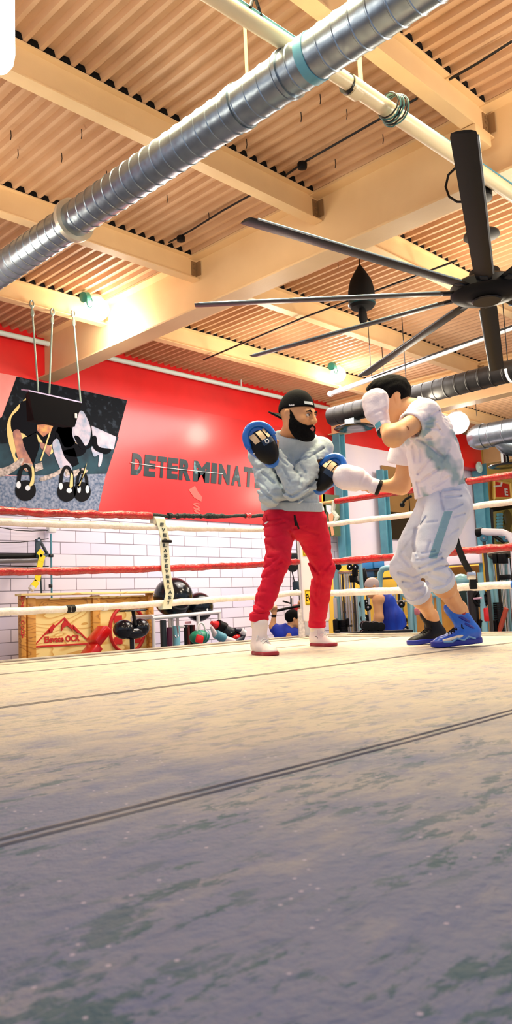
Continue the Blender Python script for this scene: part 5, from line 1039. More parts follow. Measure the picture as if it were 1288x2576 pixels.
# sweatshirt
M_swt = mat('grey_sweatshirt_fleece', (176, 190, 200), .85, rgb2=(162, 176, 190), scale=14, bump=.15, bscale=160, spec=.25)
slv = [(A['shL'], A['elL'], .086, .072), (A['elL'], A['wrL'], .072, .050), (A['shR'], A['elR'], .086, .074), (A['elR'], A['wrR'], .074, .054)]
tor = [(J(733, 1262, 5.25), J(730, 1170, 5.22), .185, .175, FW, .72), (J(690, 1140, 5.20), J(775, 1138, 5.22), .10, .10), (J(700, 1120, 5.18), J(765, 1118, 5.18), .075, .075)]
def folds(P, amp, s, seed, st=(1, 1, 1)):
    q = P*np.array(st, F4); n = vnoise(q+.06*vnoise(P, 7, seed+9)[:, None], s, seed); return amp*.75*(2.2*np.abs(n)-.6)+amp*.45*(2*np.abs(vnoise(q, s*1.9, seed+3))-.5)
def grooves(P, segs, dmax, k=1.):      # sharp cloth creases along lines on the front of a garment
    q = P.astype(np.float64)-CAM; dep = q@FW; X = 644+FPX*(q@RT)/dep; Y = 1288-FPX*(q@UP)/dep; out = np.zeros(len(P))
    for pts, w, amp in segs:
        for (xa, ya), (xb, yb) in zip(pts[:-1], pts[1:]):
            dx, dy = xb-xa, yb-ya; t = np.clip(((X-xa)*dx+(Y-ya)*dy)/(dx*dx+dy*dy), 0, 1); dd = (X-xa-t*dx)**2+(Y-ya-t*dy)**2
            out = np.maximum(out, amp*np.exp(-dd/(w*w)))
            out = np.where(out > 0, out-.45*amp*np.exp(-((np.sqrt(dd)-2.1*w)/w)**2), out)
    return (out*1.55*k*(dep < dmax)).astype(F4)
G_SW = [([(742, 1174), (780, 1150), (813, 1127)], 4, .012), ([(756, 1170), (768, 1188), (762, 1194)], 4, .01), ([(684, 1172), (700, 1204), (716, 1238), (735, 1250)], 5, .016), ([(735, 1250), (765, 1232), (794, 1206)], 5, .014), ([(644, 1222), (694, 1262), (739, 1264), (789, 1236)], 5, .013),
        ([(627, 1169), (654, 1182)], 4, .007), ([(725, 1122), (739, 1165)], 4, .009), ([(716, 1152), (735, 1165)], 3.5, .008), ([(739, 1180), (757, 1200), (753, 1219)], 4, .008), ([(711, 1172), (728, 1210)], 4, .008), ([(700, 1150), (722, 1170)], 3.5, .007), ([(770, 1150), (745, 1165)], 3.5, .007),
        ([(660, 1190), (690, 1216)], 4, .008), ([(650, 1205), (676, 1236)], 4, .007), ([(760, 1252), (796, 1256)], 4, .007), ([(700, 1270), (736, 1276)], 4, .006), ([(790, 1140), (806, 1170)], 4, .007), ([(640, 1140), (652, 1160)], 4, .006)]
G_PA = [([(658, 1313), (680, 1311), (705, 1305)], 3.5, .009), ([(664, 1326), (690, 1322), (716, 1312)], 3.5, .009), ([(663, 1352), (690, 1352), (708, 1344)], 3.5, .008), ([(672, 1366), (691, 1383)], 3.5, .008), ([(675, 1402), (700, 1400)], 3.5, .009), ([(700, 1402), (680, 1418), (661, 1432)], 3.5, .010), ([(708, 1412), (682, 1438), (657, 1458)], 3.5, .010),
        ([(702, 1428), (672, 1452)], 3.5, .008), ([(690, 1466), (702, 1474)], 3, .006), ([(635, 1536), (655, 1544), (680, 1536)], 3.5, .009), ([(637, 1552), (655, 1556), (675, 1550)], 3.5, .009), ([(640, 1520), (662, 1530)], 3.5, .007), ([(656, 1456), (650, 1490), (644, 1530)], 2.5, .005),
        ([(728, 1338), (762, 1390), (800, 1442)], 5, .014), ([(738, 1330), (770, 1325)], 3.5, .008), ([(760, 1330), (800, 1345)], 3.5, .006), ([(778, 1438), (794, 1467)], 4, .012), ([(806, 1444), (800, 1472), (794, 1512), (801, 1540)], 5, .012), ([(784, 1500), (794, 1520)], 3.5, .007), ([(782, 1552), (802, 1558), (820, 1550)], 3.5, .009), ([(784, 1536), (810, 1540)], 3.5, .008), ([(830, 1420), (812, 1440)], 4, .008)]
def swt(P):
    a = caps(P, slv[:2], .03); b = caps(P, slv[2:], .03); t = caps(P, tor, .09)
    wr_ = folds(P, .0075, 9, 3, (1, 1, 2.2)); wr2 = folds(P, .006, 8, 8, (1.8, 1, .7))
    t = t-wr2; hem = np.abs((P-J(735, 1268, 5.25).astype(F4))@UP.astype(F4)); t = t-.012*np.exp(-(hem/.03)**2)*0
    d = smin(t, b-wr_, .016); d = smin(d, a-wr_, .010); d = d+grooves(P, G_SW, 5.2)
    col = s_cap(P, J(728, 1108, 5.12), J(736, 1086, 5.07), .098, .084); d = smin(d, col, .04)
    d = smax(d, -s_cap(P, J(729, 1112, 5.12), J(742, 1052, 5.03), .064, .078), .008); d = smax(d, half(P, J(738, 1100, 5.05), UP*.92+RT*.12-FW*.35), .008)
    d = smax(d, -half(P, J(735, 1291, 5.2), UP+FW*.1), .02)
    for w, dd in ((A['wrL'], wdL), (A['wrR'], wdR)): d = smax(d, np.where(np.linalg.norm(P-w.astype(F4), axis=1) < .13, half(P, w+dd*.005, dd), -1.), .008)
    return d
surface(swt, *bnd([*[A[k] for k in ('shL', 'shR', 'elL', 'elR', 'wrL', 'wrR', 'neck')], J(735, 1290, 5.25)], .2), .0055).build('sweatshirt', M_swt, ca, smooth=180)
def ribf(P):
    d = s_cap(P, J(734, 1262, 5.25), J(735, 1286, 5.25), .198, .196, FW, .76)-.004-.002*np.sin(np.arctan2((P-J(735, 1275, 5.25).astype(F4))@RT.astype(F4), (P-J(735, 1275, 5.25).astype(F4))@FW.astype(F4))*120)
    return smax(d, np.abs(half(P, J(735, 1275, 5.25), UP+RT*.02))-.030, .008)
surface(ribf, *bnd([J(735, 1275, 5.25)], .27), .006).build('hem_band', M_swt, ca, smooth=180)
# trousers
M_red_t = mat('red_sweatpants', (204, 16, 52), .8, rgb2=(188, 12, 44), scale=10, bump=.12, bscale=150, spec=.25)
tr_ = [(J(735, 1275, 5.25), J(737, 1300, 5.25), .185, .165, FW, .74), (J(702, 1312, 5.18), A['k1'], .106, .073), (A['k1'], A['a1'], .075, .054), (J(778, 1312, 5.3), A['k2'], .116, .076), (A['k2'], A['a2'], .078, .056)]
def pants(P):
    g1 = caps(P, tr_[1:3], .03); g2 = caps(P, tr_[3:5], .03); d = smin(s_cap(P, *tr_[0]), smin(g1, g2, .012), .05)
    d = d-folds(P, .005, 9, 21, (1, 1, 2.2))+grooves(P, G_PA, 5.5, .8)
    kn = np.exp(-(np.linalg.norm(P-A['k1'].astype(F4), axis=1)/.13)**2)+np.exp(-(np.linalg.norm(P-A['k2'].astype(F4), axis=1)/.13)**2); d = d-kn*.004*np.sin(P@(UP+RT*.6).astype(F4)*95)
    d = smax(d, -half(P, J(655, 1569, 5.02), UP), .01) if False else d
    for w, nn in ((cu1, UP), (cu2, UP)): d = smax(d, np.where(np.linalg.norm(P-w.astype(F4), axis=1) < .2, -half(P, w, nn), -1.), .008)
    return smax(d, half(P, J(738, 1282, 5.25), UP+FW*.0), .01)
surface(pants, *bnd([A['h1'], A['h2'], A['k1'], A['k2'], J(655, 1568, 5.02), J(806, 1580, 5.55), J(738, 1270, 5.25)], .2), .0058).build('sweatpants', M_red_t, ca, smooth=180)
for w, r in ((cu1+UP*.02, .055), (cu2+UP*.02, .057)):
    MB().lathe([(r, -.022), (r+.006, -.016), (r+.004, 0), (r+.006, .016), (r, .026)], w, UP, 28).build('ankle_cuff', M_red_t, ca)
dc = MB(); dc.tube([J(741, 1296, 5.08), J(745, 1312, 5.07), J(752, 1330, 5.09)], .006, 8); dc.tube([J(741, 1296, 5.08), J(742, 1308, 5.07), J(744, 1322, 5.08)], .006, 8); dc.build('drawstring', M_black, ca)
pk_ = MB(); pk_.tube([J(668, 1296, 5.11), J(671, 1312, 5.09), J(678, 1328, 5.08)], .004, 8); pk_.build('pocket_edge', M_red_t, ca)
pkm = MB(); pkm.add([J(664, 1317, 5.03), J(671, 1312, 5.03), J(676, 1312, 5.03), J(668, 1319, 5.03)], [(0, 1, 2, 3)]); pkm.build('pocket_mark', M_wpaint, ca)
# shoes
M_shw = mat('white_shoe_leather', (228, 216, 216), .5, rgb2=(216, 206, 208), scale=10); M_shs = mat('crimson_shoe_sole', (150, 26, 44), .5); M_sock = mat('cream_sock', (226, 218, 200), .8)
for S, lab in ((SH1, 1), (SH2, 2)):
    sh = S.sh
    so = surface(S.upper, *S.bounds(), .0048).build('shoe', M_shw, ca, smooth=180)
    surface(S.sole, *S.bounds(), .0048).build('sole', M_shs, so, smooth=60); S.laces(5).build('laces', M_wpaint, so)
    em = MB(); em.box(S.wd(.066, -.001, .172+.0*sh) if lab == 1 else S.wd(.10, -.046, .055), (.03, .03, .006), np.column_stack([S.s, S.u, S.t]) if lab == 1 else np.column_stack([S.t, S.u, -S.s]), bev=.002)
    c_ = S.wd(.096, 0, .165) if lab == 1 else S.wd(.125, -.049, .055); bx = np.column_stack([-S.s, S.u, S.t]) if lab == 1 else np.column_stack([S.t, S.u, -S.s])
    em = MB(); rr = .016
    if lab == 1: em.tube([c_+bx[:, 0]*rr*math.copysign(abs(math.cos(a))**.5, math.cos(a))+bx[:, 1]*rr*math.copysign(abs(math.sin(a))**.5, math.sin(a)) for a in np.linspace(0, 2*math.pi, 24, endpoint=False)], .0032, 6, closed=True); em.tube([c_+bx[:, 0]*.007+bx[:, 1]*.006, c_-bx[:, 0]*.006+bx[:, 1]*.006, c_-bx[:, 0]*.006-bx[:, 1]*.006, c_+bx[:, 0]*.007-bx[:, 1]*.006, c_+bx[:, 0]*.007, c_], .0025, 6)
    else: em.tube([c_+bx[:, 0]*rr*math.copysign(abs(math.cos(a))**.5, math.cos(a))+bx[:, 1]*rr*math.copysign(abs(math.sin(a))**.5, math.sin(a)) for a in np.linspace(0, 2*math.pi, 24, endpoint=False)], .003, 6, closed=True)
    em.build('shoe_emblem', M_black, so)
for w, b_ in ((cu1, SH1.wd(.075, 0, .17)), (cu2, SH2.wd(.07, 0, .11))):
    MB().tube([w+UP*.03, (w+b_)/2, b_], [.049, .049, .046], 18).build('sock', M_sock, ca)

# focus mitts
M_mitb = mat('blue_mitt_leather', (16, 92, 190), .3, rgb2=(30, 112, 204), scale=9, coat=.3); M_mitk = mat('black_mitt_leather', (6, 7, 14), .4); M_mitt = mat('tan_mitt_stripe', (206, 176, 140), .5)
def mitt(name, label, c, up, face, W_, H_, emblem=True):
    c = np.asarray(c, float); u = nrm(up); n = nrm(face-u*np.dot(face, u)); r = np.cross(u, n); R = np.column_stack([r, u, n]); t = thing(name, label, 'focus mitt', c-np.array([0, 0, H_]))
    Lc = lambda P: (P-c.astype(F4))@R.astype(F4)
    def sh(q): return smin(s_ell(q, (0, H_*.28, 0), (W_, H_*.72, .2)), s_cap(np.stack([q[:, 0], q[:, 1], q[:, 0]*0], 1), (0, -H_*.1, 0), (0, -H_*.75, 0), W_*.86, W_*.5), .04)
    def shell(P): q = Lc(P); q2 = q.copy(); q2[:, 2] = 0; return smax(sh(q2), np.abs(q[:, 2]+.022-.9*q[:, 0]**2)-.024, .02)
    def rim(P):
        q = Lc(P); q2 = q.copy(); q2[:, 2] = 0; d = np.abs(sh(q2)+.013); z = q[:, 2]-.004; return smax(np.sqrt(d*d+z*z)-.021, -(q[:, 1]-H_*.10), .012)
    def back(P):
        q = Lc(P); return smax(s_ell(q, (0, -H_*.15, .006), (W_*.8, H_*.78, .052)), -q[:, 2]-.01, .01)
    b = bnd([c+R@np.array([x, y, z]) for x in (-W_, W_) for y in (-H_, H_) for z in (-.09, .09)], .03)
    surface(shell, *b, .005).build('mitt_pad', M_mitb, t, smooth=180); surface(rim, *b, .0045).build('mitt_rim', M_mitb, t, smooth=180); bk = surface(back, *b, .0045).build('mitt_back', M_mitk, t, smooth=180)
    def zof(x, y): return .006+.052*math.sqrt(max(.0, 1-(x/(W_*.8))**2-((y+H_*.15)/(H_*.78))**2))
    for x0_, w2 in ((-W_*.36, .017), (W_*.12, .017), (W_*.5, .010)):
        m = MB(); n_ = 6; ys_ = np.linspace(H_*.12, H_*.56, n_); L = [c+R@np.array([x0_-w2-.1*(y-H_*.3), y, zof(x0_-w2-.1*(y-H_*.3), y)+.006]) for y in ys_]+[c+R@np.array([x0_+w2-.1*(y-H_*.3), y, zof(x0_+w2-.1*(y-H_*.3), y)+.006]) for y in ys_]
        m.add(L, [(i, n_+i, n_+i+1, i+1) for i in range(n_-1)]); m.build('finger_stripe', M_mitt, bk)
    m = MB(); n_ = 9; L = [c+R@np.array([x, y, zof(x, y)+.006]) for y in (-H_*.12, H_*.13) for x in np.linspace(-W_*.1, W_*.7, n_)]; m.add(L, [(i, i+1, n_+i+1, n_+i) for i in range(n_-1)]); m.build('mitt_strap', mat('navy_mitt_strap', (14, 40, 70), .4), bk)
    if emblem:
        e = MB(); ec = c+R@np.array([W_*.22, 0, zof(W_*.22, 0)+.009]); e.tube([ec+R@np.array([.011*math.cos(a), .011*math.sin(a), 0]) for a in np.linspace(0, 2*math.pi, 20, endpoint=False)], .003, 6, closed=True); e.tube([ec+R@np.array([-.010, .0, 0]), ec+R@np.array([-.010, .022, 0])], .003, 6); e.build('emblem', M_wpaint, bk)
    st = MB()
    for i in range(6): y = -H_*(.15+.1*i); st.tube([c+R@np.array([-W_*.80+.014*i-.006, y, .014]), c+R@np.array([-W_*.70+.014*i, y-.008, .02])], .003, 5)
    st.build('mitt_lacing', M_wpaint, bk); return t, c, R
mt1 = mitt('focus_mitt', 'blue and black focus mitt raised in front of the chest at left', J(661, 1118, 4.86), UP*.84-RT*.48, -FW+RT*.15, .096, .145)
mt2 = mitt('focus_mitt', 'blue and black focus mitt meeting the white glove of the punching arm', J(826, 1192, 5.06), UP*.78+RT*.55, -FW*.8+RT*-.5, .085, .14, False)

# ================================================================== boxer in white tee
B = dict(pel=J(1128, 1258, 4.76), ab=J(1103, 1200, 4.76), chest=J(1088, 1120, 4.74), neck=J(1040, 1032, 4.72), shN=J(1066, 1048, 4.58), shF=J(1030, 1090, 4.90),
         elN=J(990, 1098, 4.36), wrN=J(968, 1078, 4.50), elF=J(1010, 1222, 4.98), wrF=J(942, 1224, 4.97), hN=J(1132, 1275, 4.66), kN=J(1078, 1408, 4.48), aN=J(1158, 1540, 4.56), hF=J(1105, 1275, 4.86), kF=J(1017, 1430, 4.98), aF=J(1100, 1556, 5.14))
cbx = thing('person', 'dark-haired man in white tee and rolled grey sweatpants punching left with white gloves', 'person', (B['pel'][0], B['pel'][1], 0))
fl_ = nrm((-RT*.96-FW*.20)*np.array([1, 1, 0])); hp1 = ground(1212, 1624)+np.array([0, 0, .018]); tp1 = hp1+fl_*.32; tp1[2] = .002; SB1 = Shoe(hp1, tp1, (0, 0, 1), shaft=.135, lean=.085)
fl_ = nrm((-RT*.95-FW*.22)*np.array([1, 1, 0])); hp2 = ground(1124, 1618)+np.array([0, 0, .015]); tp2 = hp2+fl_*.275; tp2[2] = .0; SB2 = Shoe(hp2, tp2, (0, 0, 1), shaft=.125, lean=.065)
B['aN'] = SB1.wd(.115, 0, .20); B['aF'] = SB2.wd(.10, 0, .19)
hB = Head(J(984, 1010, 4.78), -RT*.86-UP*.36-FW*.10, UP*.88-RT*.36, 1.10)
bb_ = [(B['pel'], B['ab'], .11, .105), (B['ab'], B['chest'], .105, .11), (B['chest'], B['neck'], .10, .058), (B['shN'], B['shF'], .055, .055), (B['chest'], B['shN'], .07, .055), (B['chest'], B['shF'], .07, .055),
       (B['shN'], B['elN'], .062, .050), (B['elN'], B['wrN'], .052, .036), (B['shF'], B['elF'], .058, .046), (B['elF'], B['wrF'], .048, .034),
       (B['pel'], B['hN'], .09, .085), (B['pel'], B['hF'], .09, .085), (B['hN'], B['kN'], .08, .052), (B['hF'], B['kF'], .08, .052),
       (B['kN'], J(1118, 1475, 4.53), .055, .060), (J(1118, 1475, 4.56), B['aN'], .060, .042), (B['kF'], J(1060, 1505, 5.06), .052, .056), (J(1060, 1505, 5.06), B['aF'], .056, .038), (B['aN'], SB1.wd(.06, 0, .08), .04, .036), (SB1.wd(.06, 0, .06), SB1.wd(.2, 0, .035), .03, .022), (B['aF'], SB2.wd(.06, 0, .08), .038, .034), (SB2.wd(.06, 0, .06), SB2.wd(.2, 0, .035), .03, .022),
       (B['neck'], hB.wd(0, -.03, -.035), .060, .058)]
handB = fingers(None, B['wrN'], hB.c-B['wrN'], RT, 1, .62, 1.2)+fingers(None, B['wrF'], B['wrF']-B['elF'], UP, 1, .62, 1.2); handB = [c if c[4] is not None else c[:4] for c in handB]
def fB(P): return smin(smin(caps(P, bb_, .05), caps(P, handB, .012), .02), hB.skin(P), .03)
lo, hi = bnd([*B.values(), hB.wd(0, 0, .15), hB.wd(.1, .15, 0), SB1.wd(.28, 0, 0), SB2.wd(.28, 0, 0), J(860, 1220, 4.97)], .13)
mb = surface(fB, lo, hi, .0052); paint(mb, [(1, hB.lips)]); mb.build('body', [M_skinB, M_lip], cbx, smooth=180); hB.eyes(cbx)
tt = MB(); tt.lathe([(.013, 0), (.013, .002)], B['shN']*.35+B['elN']*.65-FW*.066+RT*.0-UP*.004, -FW, 14); tt.build('arm_tattoo', mat('arm_tattoo_ink', (150, 92, 52), .5), cbx)
def hairB(P):
    q = hB.loc(P); d = smin(s_ell(q, (0, -.020, .046), (.089, .110, .098)), s_ell(q, (0, .04, .105), (.06, .06, .035)), .03)-.004*vnoise(q*np.array([1, .4, 1], F4), 60, 2)
    cut = np.maximum(-(q[:, 2]+.045-1.1*np.maximum(q[:, 1]+.03, 0)), -(q[:, 2]+.08)); d = smax(d, cut, .01)
    return smax(d, -s_ell(q, (.083, -.006, -.004), (.03, .026, .034)) if True else d, .004)*F4(hB.k)
def hairB2(P):
    q = hB.loc(P); d = hairB(P)/F4(hB.k); return smax(d, -s_ell(q, (-.083, -.006, -.004), (.03, .026, .034)), .004)*F4(hB.k)
surface(hairB2, *bnd([hB.wd(a, b, c) for a in (-.11, .11) for b in (-.15, .12) for c in (-.1, .16)], .02), .0048).build('hair', M_hair, cbx, smooth=180)
# tee
M_tee = mat('white_printed_tee', (238, 228, 236), .8, rgb2=(150, 172, 182), scale=5.5, sharp=(.54, .62), bump=.1, bscale=160, detail=2)
tb1 = [(J(1108, 1240, 4.76), J(1096, 1170, 4.75), .150, .142, FW, 1.0), (J(1096, 1170, 4.75), J(1078, 1095, 4.73), .142, .130, FW, 1.05), (J(1078, 1095, 4.73), J(1058, 1040, 4.72), .13, .092), (B['shN'], B['shF'], .086, .085)]
sN = [(B['shN']+UP*.01, J(1042, 1068, 4.52), .094, .088)]; sF = [(B['shF'], J(1009, 1158, 4.94), .085, .086)]
nN = nrm(B['elN']-B['shN']); nF = nrm(B['elF']-B['shF'])
G_TE = [([(1068, 1056), (1084, 1046), (1104, 1034)], 3.5, .008), ([(1074, 1066), (1100, 1058)], 3.5, .008), ([(1072, 1076), (1106, 1080)], 3.5, .008), ([(1042, 1086), (1060, 1107), (1084, 1102)], 4, .010), ([(1050, 1104), (1085, 1125), (1118, 1152)], 4, .011), ([(1084, 1152), (1068, 1170), (1052, 1192)], 4, .011), ([(1104, 1178), (1080, 1196), (1052, 1216)], 4, .010), ([(1050, 1214), (1056, 1246)], 4, .010), ([(1120, 1180), (1110, 1205)], 4, .008), ([(1130, 1200), (1090, 1228)], 4, .008), ([(1060, 1130), (1058, 1160)], 4, .008), ([(1090, 1060), (1112, 1090)], 4, .006), ([(1130, 1130), (1112, 1160)], 4, .007), ([(1040, 1120), (1046, 1160)], 4, .007)]
G_SP = [([(1042, 1388), (1066, 1392), (1094, 1386)], 4, .011), ([(1050, 1408), (1080, 1402), (1108, 1392)], 4, .011), ([(1056, 1428), (1084, 1416), (1112, 1404)], 4, .011), ([(1066, 1442), (1096, 1430), (1124, 1422)], 4, .010), ([(1082, 1362), (1074, 1388)], 3.5, .007), ([(1108, 1236), (1156, 1232)], 3.5, .008), ([(1110, 1250), (1160, 1248)], 3.5, .009), ([(1116, 1284), (1140, 1280), (1162, 1268)], 3.5, .009), ([(1063, 1316), (1100, 1312)], 3.5, .006), ([(1108, 1234), (1112, 1262), (1118, 1284)], 3.5, .010), ([(1140, 1300), (1168, 1292)], 3.5, .007), ([(1130, 1345), (1152, 1330)], 3.5, .006),
        ([(1072, 1300), (1040, 1350), (1006, 1396)], 3.5, .007), ([(1004, 1440), (1040, 1452), (1066, 1440)], 4, .010), ([(1014, 1462), (1044, 1466), (1074, 1454)], 4, .010), ([(1030, 1484), (1056, 1478), (1076, 1466)], 4, .010), ([(1046, 1330), (1040, 1372), (1050, 1400)], 4, .012), ([(1010, 1400), (1030, 1420)], 4, .007)]
def tee(P):
    t = caps(P, tb1, .07)-folds(P, .010, 8, 33, (1.2, 1.2, .8))-folds(P, .004, 17, 12, (1, 1, 1.4))
    a = smax(caps(P, sN, .02)-folds(P, .004, 16, 4), half(P, J(1030, 1072, 4.5), nN), .008); b = smax(caps(P, sF, .02)-folds(P, .005, 14, 6), half(P, J(1007, 1166, 4.94), nF), .008)
    d = smin(smin(t, b, .03), a, .03); d = smax(d, -s_cap(P, J(1040, 1036, 4.72), J(1010, 1010, 4.71), .064, .09), .012)
    d = smax(d, -s_cap(P, J(1035, 1071, 4.5), B['elN'], .066, .06), .006)
    d = smax(d, -s_cap(P, J(1008, 1168, 4.94), B['elF'], .066, .06), .006)
    d = d+grooves(P, G_TE, 4.8); h = half(P, J(1110, 1240, 4.76), UP*1.0-RT*.25); return smax(d, -h+.006*np.sin(P@RT.astype(F4)*40), .008)
surface(tee, *bnd([B['shN'], B['shF'], J(1110, 1245, 4.76), J(1009, 1165, 4.94), J(1030, 1072, 4.45), J(1140, 1200, 4.76)], .2), .0055).build('tee_shirt', M_tee, cbx, smooth=180)
# sweatpants rolled below the knee
M_gsw = mat('pale_grey_sweatpants', (216, 218, 234), .85, rgb2=(200, 206, 224), scale=9, bump=.15, bscale=150, spec=.25); M_panel = mat('teal_grey_panel', (130, 168, 184), .8, bump=.3, bscale=60)
pn_ = [(J(1112, 1235, 4.76), J(1124, 1272, 4.76), .145, .150, FW, 1.0), (J(1126, 1278, 4.66), J(1098, 1350, 4.55), .128, .112), (J(1098, 1350, 4.55), B['kN'], .112, .088), (B['kN'], J(1103, 1455, 4.52), .086, .072), (J(1100, 1280, 4.86), J(1050, 1370, 4.92), .125, .108), (J(1052, 1365, 4.92), B['kF'], .104, .086), (B['kF'], J(1042, 1482, 5.02), .086, .074)]
cutN = (J(1110, 1462, 4.53), nrm(B['aN']-B['kN'])); cutF = (J(1052, 1496, 5.05), nrm(B['aF']-B['kF']))
def pantsB(P):
    n = caps(P, pn_[1:4], .03); f = caps(P, pn_[4:7], .03); d = smin(smin(s_cap(P, *pn_[0]), f, .04), n, .018)
    d = d-folds(P, .006, 8, 41, (1, 1, 1.8))+grooves(P, G_SP, 5.05)
    for w in (J(1100, 1440, 4.5), J(1032, 1465, 5.0)): kk = np.exp(-(np.linalg.norm(P-w.astype(F4), axis=1)/.1)**2); d = d-kk*.010*np.sin(P@(UP+RT*.35).astype(F4)*110)
    for w, nn in (cutN, cutF): d = smax(d, np.where(np.linalg.norm(P-w.astype(F4), axis=1) < .2, half(P, w, nn), -1.), .008)
    return smax(d, half(P, J(1115, 1226, 4.76), UP-RT*.22), .01)
mb = surface(pantsB, *bnd([B['hN'], B['hF'], B['kN'], B['kF'], J(1110, 1470, 4.53), J(1045, 1500, 5.05), J(1170, 1250, 4.76)], .17), .0058)
pA, pB_ = J(1122, 1285, 4.55), J(1080, 1400, 4.4)
def panel(C):
    x, y = 644+FPX*((C-CAM)@RT)/((C-CAM)@FW), 1288-FPX*((C-CAM)@UP)/((C-CAM)@FW); tt_ = (y-1285)/115; cx = 1128-tt_*38
    return (tt_ > 0) & (tt_ < 1.05) & (np.abs(x-cx) < 11) & ((C-CAM)@FW < 4.62)
spo = mb.build('sweatpants', M_gsw, cbx, smooth=180)
def panel_d(P):
    q = P.astype(np.float64)-CAM; dep = q@FW; x = 644+FPX*(q@RT)/dep; y = 1288-FPX*(q@UP)/dep; t = (y-1285)/115; e = np.maximum(np.abs(x-(1128-t*38))-11, np.abs(t-.525)*115-60)*dep/FPX
    return smax(smax(pantsB(P)-.0035, e.astype(F4), .003), (dep-4.64).astype(F4), .003)
surface(panel_d, *bnd([J(1150, 1270, 4.6), J(1075, 1415, 4.6), J(1150, 1270, 4.4), J(1075, 1415, 4.4)], .05), .0045).build('side_panel', M_panel, spo, smooth=180)
for (w, nn), r in ((cutN, .079), (cutF, .079)): MB().lathe([(r-.012, -.045), (r+.002, -.04), (r+.004, 0), (r+.001, .008), (r-.012, .012)], w, nn, 30).build('rolled_cuff', M_gsw, cbx)
wb = MB(); wb.tube([J(1010, 1268, 4.66)+RT*.0, J(1022, 1255, 4.64), J(1035, 1248, 4.62)], .008, 8); wb.ball(J(1012, 1270, 4.65), .016, 10); wb.build('drawstring', M_black, cbx)
# boots
M_boot = mat('blue_boot', (20, 106, 216), .35, rgb2=(10, 78, 196), scale=8, coat=.2); M_bootd = mat('navy_black_boot', (14, 14, 24), .5); M_boots = mat('blue_boot_sole', (24, 40, 150), .4); M_strp = mat('cream_boot_stripe', (236, 226, 204), .5)
def boot(S, m, ms, label_stripe):
    shaft, lean = S.sh, S.ln
    so = surface(S.upper, *S.bounds(), .0048).build('boot', m, cbx, smooth=180); surface(lambda P: S.sole(P, .034, .007), *S.bounds(), .0048).build('sole', ms, so, smooth=60); S.laces(7, .004).build('laces', M_bootd if label_stripe else M_black, so)
    if label_stripe:
        for pts, w, mm in (([(.03, .036, .058), (.08, .042, .062), (.15, .047, .05), (.21, .044, .04), (.25, .042, .035)], .009, M_strp),):
            mb = MB(); mb.tube([S.wd(x, y, z) for x, y, z in pts], w*S.k, 8); mb.build('stripe', mm, so)
            mb = MB(); mb.tube([S.wd(x, -y, z) for x, y, z in pts], w*S.k, 8); mb.build('stripe', mm, so)
        z = MB(); z.tube([S.wd(x, s_*.052, zz) for x, zz, s_ in ((.06, .03, 1), (.10, .045, 1), (.13, .028, 1), (.17, .042, 1), (.20, .026, 1), (.25, .03, .9))], .006, 6); z.tube([S.wd(x, -s_*.052, zz) for x, zz, s_ in ((.06, .03, 1), (.10, .045, 1), (.13, .028, 1), (.17, .042, 1), (.20, .026, 1), (.25, .03, .9))], .006, 6); z.build('sole_wave', mat('pale_blue_wave', (120, 170, 220), .4), so)
        for e in (-1, 1): MB().lathe([(.012, 0), (.012, .004)], S.wd(.055+.65*lean, e*.046, .08+shaft*.72), S.s*e, 12).build('eyelet', M_shs, so)
        st = MB()
        for zz in (.10, .14): st.tube([S.wd(.055+(zz-.06)/.135*lean+.047*math.cos(a), .046*math.sin(a), zz+.03*math.cos(a)) for a in np.linspace(0, 2*math.pi, 18, endpoint=False)], .01, 6, closed=True)
        st.build('ankle_strap', M_boots, so)
    return S
boot(SB1, M_boot, M_boots, True)
boot(SB2, M_bootd, M_boots, False)
# boxing gloves
M_glv = mat('white_glove_leather', (234, 222, 230), .42, rgb2=(226, 214, 224), scale=8, bump=.15, bscale=40); M_glb = mat('teal_glove_patch', (80, 160, 180), .4)
def glove(w, d, up, k, label=None, patch=True):
    d = nrm(d); u = nrm(np.asarray(up)-d*np.dot(up, d)); s = np.cross(d, u); R = np.column_stack([d, u, s]); w = np.asarray(w, float)
    Lc = lambda P: ((P-w.astype(F4))@R.astype(F4))/F4(k)
    def g(P):
        q = Lc(P); c = s_cap(q, (-.02, 0, 0), (.075, 0, 0), .046, .047, (0, 0, 1), .9); m = s_cap(q, (.12, .008, 0), (.19, -.002, 0), .066, .068, (0, 0, 1), .85); m = smin(m, s_ell(q, (.185, -.035, 0), (.06, .05, .055)), .03)
        d_ = smin(c, m, .035); th = s_cap(q, (.10, -.045, .03), (.175, -.06, .03), .026, .028); d_ = smin(d_, th, .012); d_ = d_+.004*np.exp(-((q[:, 0]-.085)/.008)**2)+.003*np.exp(-((q[:, 0]-.03)/.006)**2)
        d_ = smax(d_, -.028-q[:, 0], .008); return (d_-.002*vnoise(q, 30, 4))*F4(k)
    b = bnd([w+R@np.array([x, y, z])*k for x in (-.05, .3) for y in (-.12, .1) for z in (-.1, .1)], .02); go = surface(g, *b, .005).build('boxing_glove', M_glv, cbx, smooth=180)
    MB().lathe([(.036*k, -.035*k), (.047*k, -.03*k), (.048*k, -.012*k), (.04*k, -.01*k)], w, d, 24).build('glove_cuff', M_black, go)
    if patch:
        pm = MB(); n_ = 6; pts = [(x, a) for x in (.0, .03) for a in np.linspace(.6, 1.5, n_)]
        for sg_ in (1,):
            pm.add([w+R@(np.array([x, .0485*math.cos(a*sg_)*1.0, .0485*.93*math.sin(a*sg_)]))*k for x, a in pts], [(i, i+1, n_+i+1, n_+i) for i in range(n_-1)])
        pm.build('glove_patch', M_glb, go)
    return go
glove(J(967, 1078, 4.50), J(936, 1000, 4.60)-J(967, 1078, 4.50), -RT*.8+FW*.3-UP*.2, 1.02)
